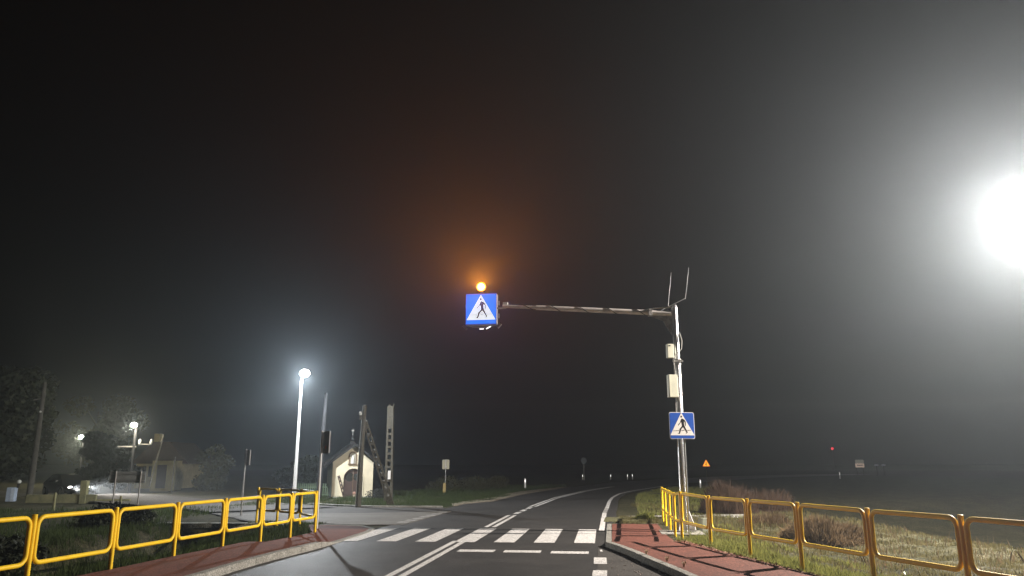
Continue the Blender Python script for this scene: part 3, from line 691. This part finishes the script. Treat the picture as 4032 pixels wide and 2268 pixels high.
# picket fence left of chapel
pf = empty('picket_fence', (-12.2, 44.2, -.05), label='low faded green picket fence left of the chapel', cat='fence')
m_pk = mat('faded_green_paint', (.10, .14, .08), rough=.8)
for k in range(16): MB().box((k * .12, 0, .4), (.06, .02, .8)).build('picket', m_pk, pf)
for z in (.2, .6): MB().box((.9, .03, z), (1.9, .03, .05)).build('rail', m_pk, pf)

# ------------------------------------------------------------------ vegetation helpers
def leaf_cloud(centers, n, size, seed=0, flat=1.):
    """n leaf quads scattered through ellipsoid clumps [(c, r(x,y,z), weight)]"""
    rng = np.random.RandomState(seed)
    w = np.array([c[2] for c in centers], float); w /= w.sum()
    idx = rng.choice(len(centers), n, p=w)
    C = np.array([c[0] for c in centers])[idx]; Rr = np.array([c[1] for c in centers])[idx]
    d = rng.normal(size=(n, 3)); d /= np.linalg.norm(d, axis=1)[:, None]
    rad = rng.uniform(.35, 1.08, n) ** .6
    P = C + d * Rr * rad[:, None]
    u = rng.normal(size=(n, 3)); u /= np.linalg.norm(u, axis=1)[:, None]
    v = np.cross(u, rng.normal(size=(n, 3))); v /= np.linalg.norm(v, axis=1)[:, None]
    s = size * rng.uniform(.5, 1.4, n)[:, None]
    vs = np.concatenate([P - u * s, P + v * s * .5, P + u * s, P - v * s * .5], 1).reshape(-1, 3)
    return vs, n
def raw(name, vs, k, m, parent=None):
    n = len(vs) // k; me = bpy.data.meshes.new(name)
    me.vertices.add(len(vs)); me.vertices.foreach_set('co', np.asarray(vs, np.float32).ravel())
    me.loops.add(n * k); me.loops.foreach_set('vertex_index', np.arange(n * k, dtype=np.int32))
    me.polygons.add(n); me.polygons.foreach_set('loop_start', np.arange(0, n * k, k, dtype=np.int32)); me.polygons.foreach_set('loop_total', np.full(n, k, np.int32))
    me.update(calc_edges=True); me.materials.append(m)
    o = bpy.data.objects.new(name, me); COL.objects.link(o)
    if parent: o.parent = parent
    return o
m_leaf = mat('dark_foliage', (.020, .027, .011), rough=.8, scale=2.5, col2=(.006, .009, .004), spec=.3)
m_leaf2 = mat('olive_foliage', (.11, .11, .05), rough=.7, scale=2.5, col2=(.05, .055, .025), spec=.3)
m_dry = mat('dry_stalks', (.15, .095, .065), rough=.9, scale=3, col2=(.07, .046, .032), spec=.2)
m_bark = mat('bark', (.07, .055, .04), rough=.95, scale=5, bump=.6)
def tree(name, loc, h, cr, label, seed, n=7000, m=None, size=.14, trunk_h=.35, group=None, cat='tree', z0=None):
    rng = random.Random(seed)
    e = empty(name, loc, label=label, cat=cat, group=group)
    th = h * trunk_h
    tk = MB().tube([(0, 0, -.2), (rng.uniform(-.1, .1), 0, th * .6), (rng.uniform(-.15, .15), 0, th), (rng.uniform(-.3, .3), 0, h * .8)], [h * .03, h * .024, h * .02, h * .006], 8)
    cl = []
    for k in range(16):
        a = rng.uniform(0, 6.28); zz = rng.uniform(th * .9, h * .92); f_ = math.sin(math.pi * min(1, max(.12, (zz - th * .5) / (h - th * .45)))) ** .7
        rr = cr * f_ * rng.uniform(.35, .8); c = (rr * math.cos(a), rr * math.sin(a), zz)
        s_ = cr * rng.uniform(.22, .42); cl.append((c, (s_ * 1.15, s_ * 1.15, s_ * .8), s_ ** 2))
        tk.tube([(0, 0, max(th * .5, zz * .7)), (c[0] * .6, c[1] * .6, zz * .93), c], [h * .011, h * .007, h * .003], 5)
    tk.build('trunk', m_bark, e, smooth=True)
    vs, _ = leaf_cloud(cl, n, size, seed); raw('crown', vs, 4, m or m_leaf, e)
    return e
def bush(name, loc, r, label, seed, n=2500, m=None, size=.06, cat='bush', group=None):
    rng = random.Random(seed); e = empty(name, loc, label=label, cat=cat, group=group)
    cl = []; tk = MB()
    for k in range(9):
        a = rng.uniform(0, 6.28); q = rng.uniform(.1, .6)
        c = (r[0] * q * math.cos(a), r[1] * q * math.sin(a), r[2] * rng.uniform(.35, .75)); s_ = rng.uniform(.35, .55)
        cl.append((c, (r[0] * s_, r[1] * s_, r[2] * s_ * .8), 1)); tk.tube([(c[0] * .3, c[1] * .3, -.1), c], [.02, .006], 5)
    tk.build('stems', m_bark, e); vs, _ = leaf_cloud(cl, n, size, seed); vs[:, 2] = np.maximum(vs[:, 2], .0); raw('foliage', vs, 4, m or m_leaf, e)
    return e
# dark trees at the far left
tree('tree', (-33.0, 48, -.4), 8.0, 3.5, 'big black tree beside the leaning utility pole at far left', 3, 15000, size=.2, trunk_h=.3)
tree('tree', (-36.0, 52, -.4), 8.8, 4.8, 'tall dark tree at the left edge behind the utility pole', 4, 10000, size=.22, trunk_h=.3)
tree('tree', (-33.7, 63, -.5), 4.9, 2.1, 'rounded dark tree between the two farther lamps', 5, 9000, size=.17, trunk_h=.15)
tree('tree', (-32.4, 63, -.4), 4.3, 1.7, 'low dark tree right behind the crossarm lamp', 6, 9000, size=.17, trunk_h=.15)
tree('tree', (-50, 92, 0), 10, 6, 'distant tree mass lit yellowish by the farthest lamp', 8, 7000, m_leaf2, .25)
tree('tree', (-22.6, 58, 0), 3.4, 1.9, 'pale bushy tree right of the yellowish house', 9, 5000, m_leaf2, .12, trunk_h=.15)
for i, (x, y, h, c, l) in enumerate([(-13.6, 50, 2.3, 1.5, 'low dark tree behind the picket fence')]):
    tree('tree', (x, y, 0), h, c, l, 20 + i, 5000, size=.12, trunk_h=.12)
bush('bush', (-7.25, 41.9, 0), (.75, .5, .5), 'dark low bush at the right foot of the chapel', 31, 2500, mat('nearly_black_foliage', (.02, .02, .014), rough=.9), .05)
wd = [(-4.6, 52.5, 'left of the plate sign'), (-2.6, 54, 'just right of the plate sign'), (-1.2, 57, 'nearest left of the white marker post')]
for i, (x, y, t) in enumerate(wd): bush('bush', (x, y, 0), (1.5, 1.1, 1.0), 'faint tall weeds beyond the left verge, ' + t, 40 + i, 2200, m_leaf2, .05)
# right side dry growth
def stalk_mound(loc, r, label, seed, n, m, w=.012, cat='bush'):
    """dome of fine upright dry stalks: heights follow the dome, tips nod outward"""
    rng = np.random.RandomState(seed); e = empty('dry_bush', loc, label=label, cat=cat)
    a = rng.uniform(0, 2 * np.pi, n); q = rng.uniform(0, 1, n) ** .6
    X, Y = r[0] * q * np.cos(a), r[1] * q * np.sin(a)
    lump = np.array([noise.noise((u * 1.6 + seed, v * 1.6, 1.)) for u, v in zip(X, Y)])
    hh = r[2] * np.sqrt(np.maximum(.03, 1 - q ** 2)) * (1 + .5 * lump) * rng.uniform(.45, 1.08, n)
    z0 = hh * rng.uniform(0, .55, n)
    th = rng.uniform(0, 2 * np.pi, n); dx, dy = np.cos(th) * w / 2, np.sin(th) * w / 2
    k = rng.uniform(-.05, .35, n) * hh; lx = np.cos(a) * k + rng.normal(0, .06, n); ly = np.sin(a) * k + rng.normal(0, .06, n)
    t = np.stack([X - dx, Y - dy, z0, X + dx, Y + dy, z0, X + lx * .4 + dx, Y + ly * .4 + dy, lerp(z0, hh, .6), X + lx, Y + ly, hh, X + lx * .4 - dx, Y + ly * .4 - dy, lerp(z0, hh, .6)], 1)
    raw('stalks', t.reshape(-1, 3), 5, m, e)
    st = MB()
    for i in range(14):
        b = i * 2.4; q_ = .75 * (i % 5) / 5 + .1; x, y = r[0] * q_ * math.cos(b), r[1] * q_ * math.sin(b); h_ = r[2] * math.sqrt(1 - q_ ** 2)
        st.tube([(x, y, -.15), (x * 1.05, y * 1.05, h_ * .6), (x * 1.2 + .05, y * 1.2, h_ * 1.15)], [.012, .008, .003], 5)
    st.build('stems', m, e); return e
m_tan = mat('tan_dry_grass', (.20, .14, .08), rough=.9, scale=4, col2=(.11, .078, .045), spec=.2)
stalk_mound((8.4, 30.3, -.15), (1.1, 1.0, 1.3), 'tall brown dry bush behind the mast below the orange triangle', 50, 9000, m_dry)
stalk_mound((10.4, 32.5, -.15), (1.5, 1.1, .95), 'lower brown scrub right of the tall dry bush', 51, 7000, m_dry)
stalk_mound((8.3, 25.6, -.15), (.9, .8, .45), 'small dry tuft seen through the third railing loop from the mast', 52, 3000, m_tan)
stalk_mound((8.1, 20.4, -.15), (1.15, .9, .62), 'broad tan dry mound behind the fourth railing loop from the mast', 53, 14000, m_tan)

bush('bush', (-10.9, 16.2, -.3), (1.1, 1.3, .7), 'dark leafy weeds filling the ditch behind the left railing', 55, 5000, m_leaf, .06)
bush('bush', (-11.8, 23.2, -.1), (1.4, 1.2, .8), 'dark weeds on the far ditch bank left of the culvert', 56, 5000, m_leaf, .06)

# ------------------------------------------------------------------ grass
def blades(region, n, h, w, seed, lean=.35):
    """region(rng,n)->(x,y) arrays; each blade a bent pair of triangles"""
    rng = np.random.RandomState(seed); X, Y = region(rng, n); n = len(X)
    Z = np.array([terrain(a, b) for a, b in zip(X, Y)]); hh = h * rng.uniform(.4, 1.25, n); a = rng.uniform(0, 2 * np.pi, n)
    dx, dy = np.cos(a) * w / 2, np.sin(a) * w / 2; b = rng.uniform(0, 2 * np.pi, n); l = hh * lean * rng.uniform(.2, 1.6, n)
    lx, ly = np.cos(b) * l, np.sin(b) * l
    q = np.stack([X - dx, Y - dy, Z - .01, X + dx, Y + dy, Z - .01, X + dx * .7 + lx * .35, Y + dy * .7 + ly * .35, Z + hh * .6,
                  X + lx, Y + ly, Z + hh, X - dx * .7 + lx * .35, Y - dy * .7 + ly * .35, Z + hh * .6], 1)
    return q.reshape(-1, 3)
def reg(xa, xb, y0, y1, clump=0., cs=1.3, dens=None):
    def f(rng, n):
        y = rng.uniform(y0, y1, n * 3); t = rng.uniform(0, 1, n * 3)
        A_ = np.array([xa(v) for v in y]); B_ = np.array([xb(v) for v in y]); x = A_ + (B_ - A_) * t
        keep = np.array([noise.noise((u * cs, v * cs, 5.)) for u, v in zip(x, y)]) + rng.uniform(-.3, .3, n * 3) > clump
        k = np.where(keep)[0][:n]; return x[k], y[k]
    return f
m_gr = mat('green_grass', (.29, .29, .085), rough=.7, scale=3, col2=(.15, .17, .045), spec=.3)
m_gd = mat('straw_grass', (.22, .185, .085), rough=.85, scale=2, col2=(.085, .085, .035), spec=.2)
m_gdk = mat('dull_green_grass', (.07, .10, .03), rough=.8, scale=2, col2=(.035, .05, .016), spec=.2)
for q in (m_gr, m_gd, m_gdk, m_tan, m_dry, m_leaf2): leafy(q)
stalk_mound((4.55, 26.6, -.02), (.4, .35, .32), 'small green grass tuft at the far end of the right red footway', 54, 900, m_gr, .014, 'tuft')
rou = lambda o: (lambda y: pl(ROU, y) + o)
tag(raw('grass', blades(reg(rou(.04), rou(.85), 7.5, 19.3, -.25), 11000, .17, .012, 1), 5, m_gr), kind='stuff')
tag(raw('grass', blades(reg(rou(.7), lambda y: 12.2, 8.5, 24, .08, 2.2), 34000, .085, .012, 2), 5, m_gd), kind='stuff')
tag(raw('grass', blades(reg(rou(1.2), lambda y: 12.2, 9, 24, .22, .9), 1600, .26, .014, 22), 5, m_tan), kind='stuff')
tag(raw('grass', blades(reg(rou(.5), rou(2.2), 8, 26, .05), 7000, .12, .012, 12), 5, m_gr), kind='stuff')
tag(raw('grass', blades(reg(lambda y: 5.4, lambda y: 12.5, 24, 36, -.1), 12000, .16, .018, 3), 5, m_gd), kind='stuff')
tag(raw('grass', blades(reg(lambda y: pl(REDGE, y) + 1.3, lambda y: pl(REDGE, y) + 6, 28.5, 60, -.1, .6), 12000, .16, .02, 4), 5, m_gr), kind='stuff')
tag(raw('grass', blades(reg(lambda y: pl(REDGE, y) + .55, lambda y: 5.0, 24.8, 28, -.3), 4500, .09, .012, 13), 5, m_gd), kind='stuff')
tag(raw('grass', blades(reg(lambda y: -12.6, lambda y: pl(LOU, y) - .05, 8, 24.2, -.25), 42000, .2, .014, 5), 5, m_gdk), kind='stuff')
tag(raw('grass', blades(reg(lambda y: -24, lambda y: -11.4, 14, 33, -.1, .6), 14000, .2, .02, 6), 5, m_gdk), kind='stuff')
tag(raw('grass', blades(reg(lambda y: -12.5, lambda y: pl(LEDGE2, y) - .35, 34.3, 47, -.2, .8), 22000, .14, .016, 7), 5, m_gdk), kind='stuff')
tag(raw('grass', blades(reg(lambda y: pl(LEDGE2, y) - 9, lambda y: pl(LEDGE2, y) - 1.0, 46, 66, -.2, .8), 12000, .22, .025, 8), 5, m_gdk), kind='stuff')
tag(raw('grass', blades(reg(lambda y: -8.3, lambda y: -5.9, 23.9, 25.0, -.4), 2500, .09, .012, 9), 5, m_gdk), kind='stuff')
# fallen leaf litter along the right footway edge
def litter(rng, n):
    y = rng.uniform(8, 18.8, n); x = np.array([pl(ROU, v) for v in y]) + rng.normal(.02, .1, n); return x, y
rng = np.random.RandomState(5); lx, ly = litter(rng, 1500)
P = np.stack([lx, ly, np.array([max(terrain(a, b), (walk_h(b) if a < pl(ROU, b) else -9)) for a, b in zip(lx, ly)]) + rng.uniform(.004, .03, 1500)], 1)
u = rng.normal(size=(1500, 3)) * (1, 1, .4); u /= np.linalg.norm(u, axis=1)[:, None]; v_ = np.cross(u, rng.normal(size=(1500, 3)) * (.3, .3, 1)); v_ /= np.linalg.norm(v_, axis=1)[:, None]
s_ = rng.uniform(.012, .035, 1500)[:, None]
tag(raw('leaf_litter', np.concatenate([P - u * s_, P + v_ * s_ * .5, P + u * s_, P - v_ * s_ * .5], 1).reshape(-1, 3), 4, mat('pinkish_dry_leaves', (.42, .27, .18), rough=.9, scale=20, col2=(.25, .14, .09))), kind='stuff')
# soil crumbs in the kerb gutter, stray bits on the tarmac
rng = np.random.RandomState(9); gm = MB()
KP = [(2.95, 11), (2.83, 12.2), (2.67, 13.7), (2.51, 15.0), (2.36, 16.5), (2.12, 17.85)]
for k in range(420):
    y = rng.uniform(11, 18.1); x = pl(KP, y) - abs(rng.normal(0, .05)) - .01; r_ = rng.uniform(.006, .02)
    gm.box((x, y, .008), (r_ * 2, r_ * 2, r_), rotmat(0, 0, rng.uniform(0, 3)))
tag(gm.build('dirt', mat('dark_dirt', (.05, .035, .025), rough=1)), kind='stuff')
gm = MB()
for k in range(60):
    y = rng.uniform(11.5, 15.5); x = rng.uniform(1.8, 2.6); r_ = rng.uniform(.006, .016); gm.box((x, y, .01), (r_ * 2, r_ * 1.4, r_), rotmat(0, 0, rng.uniform(0, 3)))
tag(gm.build('gravel', mat('pale_chips', (.45, .38, .34), rough=.9)), kind='stuff')
# small sprigs of weed on the kerb
for i, (x, y, t) in enumerate([(2.62, 15.4, 'farthest up the kerb'), (2.80, 14.3, 'in the middle of the kerb run'), (2.95, 13.6, 'nearest the camera')]):
    e = empty('weed', (x, y, .12), label='tiny dry weed growing at the right kerb edge, ' + t, cat='weed')
    mb = MB()
    for k in range(6):
        a = k * 1.1; mb.tube([(0, 0, 0), (.02 * math.cos(a), .02 * math.sin(a), .06), (.045 * math.cos(a), .045 * math.sin(a), .08 + .02 * (k % 3))], [.008, .011, .004], 5)
    mb.build('stalks', mat('pale_dry_weed', (.65, .48, .34), rough=.8), e)
e = empty('weed', (6.25, 12.6, terrain(6.25, 12.6)), label='bright green leafy weed behind the right railing near the picture corner', cat='weed')
mb = MB()
for k in range(12):
    a = k * 2.4; q = .05 + .1 * (k % 4) / 3; z = .05 + .015 * k
    mb.add([(0, 0, z), (q * .5 * math.cos(a - .3), q * .5 * math.sin(a - .3), z + .03), (q * math.cos(a), q * math.sin(a), z + .04), (q * .5 * math.cos(a + .3), q * .5 * math.sin(a + .3), z + .03)], [(0, 1, 2, 3)])
mb.build('leaves', mat('fresh_green_leaf', (.2, .32, .06), rough=.5), e); MB().tube([(0, 0, -.02), (0, 0, .24)], .006, 6).build('stem', m_gr, e)

# ------------------------------------------------------------------ posts and signs around
def plate_sign(loc, rz, w, h, ztop, label, post_r=.03, side=0, mpost=m_galv, mplate=None, rim=True):
    e = empty('road_sign', loc, rz, label, 'sign')
    MB().tube([(0, 0, -.1), (0, 0, ztop + .03)], post_r, 10).build('post', mpost, e, smooth=True)
    x = side * (w / 2)
    MB().box((x, .05, ztop - h / 2), (w, .012, h)).build('plate', mplate or mat('grey_sign_back', (.22, .23, .23), rough=.5, metal=.2), e)
    if rim:
        for sx in (-1, 1): MB().box((x + sx * (w / 2 + .006), .05, ztop - h / 2), (.012, .03, h)).build('rim', m_alu, e)
    for z in (.15, .75): MB().box((0, .03, ztop - h * z), (.1, .05, .04)).build('clamp', m_alu, e)
    return e
s = plate_sign((-5.66, 22.75, .02), R(-60), .62, .62, 2.76, 'white signpost at the left railing corner with edge on dark panel', .03, 1, mpost=MATS['bright_galvanised'])
MB().disc((.30, 2.30), .05, (.035, .043), 12).build('orange_spot', mat('orange_reflector', (.6, .12, .02), rough=.4), s)  # the panel's orange reflection, painted as a disc
plate_sign((-9.85, 28.4, 0), R(-60), .55, .55, 2.35, 'slim grey signpost with edge on panel beyond the left railing', .03, 1)
plate_sign((-21.95, 50, -.1), 0, .1, .35, 2.4, 'thin dark post standing in front of the yellowish house', .035, mpost=m_wood, rim=False)
bd = empty('road_sign', (-15.45, 31, -.1), label='wide grey direction board seen from behind on two posts', cat='sign')
MB().box((0, .05, 1.42), (1.45, .02, .44)).build('board', mat('grey_board', (.30, .31, .30), rough=.6), bd)
for x in (-.45, .55): MB().tube([(x, 0, -.1), (x, 0, 1.66)], .03, 10).build('post', m_galv_r, bd, smooth=True)
for z in (1.3, 1.55): MB().box((0, .025, z), (1.4, .03, .03)).build('rail', m_alu, bd)
s = plate_sign((-4.18, 48.6, 0), 0, .44, .58, 2.1, 'small pale plate sign on a post left of the far road', .02, 0, mplate=mat('beige_plate', (.34, .31, .22), rough=.6), rim=False)
MB().box((-.06, 0, .3), (.18, .1, .75)).build('base_sleeve', mat('orange_sleeve', (.30, .22, .08), rough=.7), s, bevel=.01)
s = plate_sign((8.4, 90, 0), 0, .0301, .3, 1.9, 'faint distant round sign on a post beyond the bend', .03, 0, rim=False)
MB().disc((0, 2.2), .35, (-.05, -.035), 20).build('disc', mat('dim_disc', (.10, .13, .15), rough=.6), s)
def delineator(loc, label, h=.82, refl=3., group=None):
    e = empty('marker_post', loc, label=label, cat='marker post', group=group)
    MB().prism([(-.06, 0), (.06, 0), (.06, h - .06), (-.06, h)], -.03, .03).build('body', mat('white_plastic_post', (.75, .75, .75), rough=.4), e, bevel=.01)
    MB().box((0, -.035, h - .22), (.05, .008, .18)).build('reflector', mat('lit_reflector', (.9, .9, .9), emis=(1, .95, .9), estr=2.2), e)  # reflector is no lamp; added emission stands in for the light it returns
    return e
delineator((.98, 57.6, 0), 'white marker post on the left verge where the road bends right')
for x, y, t in ((8.5, 93, 'leftmost'), (12.0, 94, 'second from the left'), (14.2, 95, 'third from the left'), (14.9, 95.6, 'last right, dimmest'),):
    delineator((x, y, -.15), 'distant glinting marker post beyond the bend, ' + t, .8, group='distant marker posts')
delineator((14.6, 60, -.1), 'faint marker post just below and left of the orange triangle', .8)
delineator((38.2, 90, .15), 'tiny marker post glint far out on the right', .8)
ts = empty('warning_sign', (16.4, 65, -.1), label='glowing orange warning triangle with black arrow far behind the mast', cat='sign')  # sheeting gives no light itself; emission below stands in for retroreflection
MB().tube([(0, .05, 0), (0, .05, 1.9)], .025, 8).build('post', m_wood, ts)
def tri(w, cz): return [(-w / 2, cz - w * .29), (w / 2, cz - w * .29), (0, cz + w * .577)]
MB().prism(tri(.66, 1.92), 0, -.012).build('red_border', mat('lit_red_border', (.7, .08, .02), rough=.4, emis=(1, .10, .01), estr=.6), ts)
MB().prism(tri(.56, 1.92), -.013, -.018).build('orange_field', mat('lit_orange_field', (.9, .4, .02), rough=.4, emis=(1, .44, .02), estr=1.1), ts)
a_ = MB().box((.0, -.021, 1.93), (.06, .004, .3)); a_.box((-.06, -.0235, 1.9), (.09, .004, .05), rotmat(0, R(-25), 0)); a_.build('arrow', m_black, ts)
# information board and two dim lamps on the far right
ib = empty('info_board', (54.2, 120, 0), label='small lit white board far out on the right', cat='board')
MB().box((0, 0, 1.6), (1.35, .1, .62)).build('panel', mat('lit_board', (.6, .55, .5), emis=(1, .72, .55), estr=.3), ib)
MB().box((0, -.06, 1.62), (.95, .02, .12)).build('dark_strip', m_black, ib)
MB().box((0, 0, 2.2), (1.3, .1, .5)).build('upper_panel', mat('dim_board', (.3, .3, .25), emis=(.5, .5, .42), estr=.14), ib)
for x in (-.5, .5): MB().box((x, .06, .7), (.08, .08, 1.6)).build('post', m_wood, ib)
for x, t in ((56.8, 'left, smaller'), (57.9, 'right, wider')):
    e = empty('far_lamp', (x, 120, 0), label='dim oval grey light beside the lit board, ' + t, cat='lamp')
    MB().tube([(0, 0, 0), (0, 0, 1.6)], .04, 8).build('post', m_wood, e)
    MB().ball((0, 0, 1.65), .3, 12, 8, (1.2, .6, .5)).build('globe', mat('dim_globe', (.4, .42, .5), emis=(.6, .65, .8), estr=.1), e, smooth=True)
rl = empty('signal_light', (92, 220, 0), label='tiny red signal light far away on the right', cat='signal light')
MB().tube([(0, 0, -2), (0, 0, 5.8)], .12, 8).build('mast', m_wood, rl)
MB().ball((0, 0, 6.1), .34, 12, 8).build('lens', mat('red_lens', (.8, .05, .05), emis=(1, .04, .06), estr=2), rl, smooth=True)

# ------------------------------------------------------------------ house, low wall, cabinet, car on the left
hs_ = empty('house', (-30.2, 66, -.1), label='dim yellowish house with pitched roof behind the direction board', cat='house')
m_hw = mat('yellowish_render', (.58, .50, .25), rough=.9, scale=1.5, col2=(.34, .29, .14))
m_hr = mat('old_tile_roof', (.10, .075, .055), rough=.85, scale=3, bump=.5)
MB().box((-.1, 2.5, 1.0), (4.0, 4.6, 2.2)).build('wall', m_hw, hs_)
MB().prism([(-2.5, 1.95), (2.5, 1.95), (.7, 3.8), (-.7, 3.8)], -.1, 5.2).build('roof', m_hr, hs_)
MB().box((.95, -.55, .95), (2.0, 1.4, 2.5)).build('porch', m_hw, hs_)
MB().box((.95, -.6, 2.28), (2.25, 1.7, .12)).build('porch_roof', m_hr, hs_)
for x in (-1.55, -.65):
    w = MB().box((x, .17, 1.3), (.7, .06, .9)).build('window', m_trim, hs_)
    MB().box((x - .17, .13, 1.3), (.3, .02, .8)).build('pane', m_glassd, w); MB().box((x + .17, .13, 1.3), (.3, .02, .8)).build('pane', m_glassd, w)
d_ = MB().box((.8, -1.27, .9), (.8, .05, 1.9)).build('door', m_door, hs_)
MB().box((-1.3, 2, 4.1), (.5, .5, .9)).build('chimney', m_hw, hs_)
m_lw = mat('mossy_concrete', (.24, .22, .11), rough=.95, scale=3, col2=(.12, .12, .06), bump=.5)
lw = empty('garden_wall', (-21.9, 40.0, -.25), R(6), 'low mossy concrete wall with pillar at the far left', 'wall')
MB().box((-1.2, 0, .35), (3.4, .18, .42)).build('panel', m_lw, lw, bevel=.02)
MB().box((1.3, .05, .22), (1.7, .16, .2)).build('panel', m_lw, lw, bevel=.02)
MB().box((-.15, 0, .6), (.32, .3, 1.3)).build('pillar', m_lw, lw, bevel=.02)
for i, (x, y, h_, t) in enumerate([(-19.7, 33.5, .75, 'left'), (-15.9, 31.6, .62, 'right')]):
    e = empty('bollard', (x, y, terrain(x, y) - .02), label='short pale stake in the dark grass behind the left railing, ' + t + ' of two', cat='stake')
    MB().tube([(0, 0, 0), (0, 0, h_), (0, 0, h_ + .04)], [.055, .05, .02], 10).build('shaft', m_lw, e, smooth=True)
cb = empty('cabinet', (-26.55, 41.2, -.3), R(8), 'pale blue metal cabinet at the foot of the leaning pole', 'cabinet')
MB().box((0, 0, .55), (.42, .3, .75)).build('casing', mat('pale_blue_metal', (.42, .50, .62), rough=.5), cb, bevel=.02)
MB().box((.1, -.155, .55), (.16, .012, .68)).build('door', mat('pale_blue_metal_light', (.6, .68, .78), rough=.45), cb)
MB().ball((.28, 0, 1.22), .11, 12, 8).build('round_cap', mat('pale_cap', (.65, .66, .6), rough=.4), cb, smooth=True)
MB().tube([(.26, 0, .9), (.28, 0, 1.15)], .06, 8).build('cap_stem', m_blk, cb)
# parked car (side / three-quarter view), headlights on
def make_car(loc, rz, label):
    e = empty('parked_car', loc, rz, label, 'car')
    m_b = mat('black_car_paint', (.012, .013, .013), rough=.2, spec=.7)
    # body stations along x (front +x): (x, half width, z bottom, z belt)
    prof = [(-2.05, .62, .45, .80), (-1.9, .78, .28, .92), (-1.2, .85, .2, .95), (0, .86, .2, .92), (1.0, .85, .2, .88), (1.7, .80, .22, .76), (2.02, .66, .32, .62), (2.1, .5, .4, .52)]
    v = []; f = []
    for x, w, z0, z1 in prof:
        v += [(x, -w * .92, z0), (x, -w, lerp(z0, z1, .45)), (x, -w * .95, z1 - .05), (x, -w * .7, z1), (x, w * .7, z1), (x, w * .95, z1 - .05), (x, w, lerp(z0, z1, .45)), (x, w * .92, z0)]
    for i in range(len(prof) - 1):
        for k in range(8): l = (k + 1) % 8; f.append((i * 8 + k, i * 8 + l, i * 8 + 8 + l, i * 8 + 8 + k))
    f.append(tuple(range(7, -1, -1))); f.append(tuple(range((len(prof) - 1) * 8, len(prof) * 8)))
    MB().add(v, f).build('body', m_b, e, smooth=True)
    cab = [(-1.75, .9, .70), (-1.1, 1.36, .60), (-.2, 1.45, .60), (.35, 1.38, .60), (1.15, .88, .72)]
    v = []; f = []
    for x, z, w in cab: v += [(x, -.78, .88), (x, -w, z), (x, w, z), (x, .78, .88)]
    for i in range(4):
        for k in range(3): f.append((i * 4 + k, i * 4 + k + 1, i * 4 + 5 + k, i * 4 + 4 + k))
    MB().add(v, f).build('cabin', m_glassd, e, smooth=False)
    MB().add([(-1.15, -.61, 1.375), (-.2, -.61, 1.465), (.35, -.61, 1.39), (.35, .61, 1.39), (-.2, .61, 1.465), (-1.15, .61, 1.375)], [(0, 1, 4, 5), (1, 2, 3, 4)]).build('roof', m_b, e)
    for x in (-1.3, 1.3):
        for s_ in (-1, 1):
            wl = MB().disc((x, .32), .32, (s_ * .70, s_ * .88), 20).build('wheel', mat('tyre_rubber', (.02, .02, .02), rough=.9), e, bevel=.02)
            MB().disc((x, .32), .19, (s_ * .881, s_ * .89), 16).build('rim', m_alu, wl)
    m_hl = mat('headlight_glass', (.9, .9, .9), emis=(1, .95, .85), estr=8)
    for s_ in (-1, 1):
        MB().ball((1.99, s_ * .55, .60), .11, 10, 8, (.5, 1.3, .7)).build('headlight', m_hl, e, smooth=True)
        MB().box((-2.06, s_ * .6, .72), (.04, .2, .12)).build('tail_light', mat('red_tail', (.3, .01, .01), rough=.3), e)
        MB().box((.75, s_ * .95, .98), (.12, .16, .1)).build('mirror', m_b, e, bevel=.02)
        l = bpy.data.lights.new('beam', 'SPOT'); l.energy = 12000; l.spot_size = R(28); l.spot_blend = .7; l.color = (1, .93, .86); l.shadow_soft_size = .06
        o = bpy.data.objects.new('beam', l); COL.objects.link(o); o.parent = e; o.location = (2.2, s_ * .55, .62); o.rotation_euler = (R(90 - 4), 0, R(-90))
    MB().box((2.09, 0, .45), (.04, .5, .11)).build('licence_plate', m_white, e)
    return e
make_car((-30.6, 53.2, -.28), math.atan2(-9.5, 12), 'black car with headlights on coming down the side road behind the garden wall')

# ------------------------------------------------------------------ haze
m_h = bpy.data.materials.new('haze'); m_h.use_nodes = True; t = m_h.node_tree
for n_ in list(t.nodes):
    if n_.type == 'BSDF_PRINCIPLED': t.nodes.remove(n_)
pv = t.nodes.new('ShaderNodeVolumePrincipled'); pv.inputs['Color'].default_value = (.78, .90, 1.0, 1); pv.inputs['Density'].default_value = HAZE; pv.inputs['Anisotropy'].default_value = .76
t.links.new(pv.outputs[0], t.nodes['Material Output'].inputs['Volume'])
hz = MB().box((20, 115, 9.0), (260, 260, 23)).build('haze', m_h); tag(hz, kind='stuff')
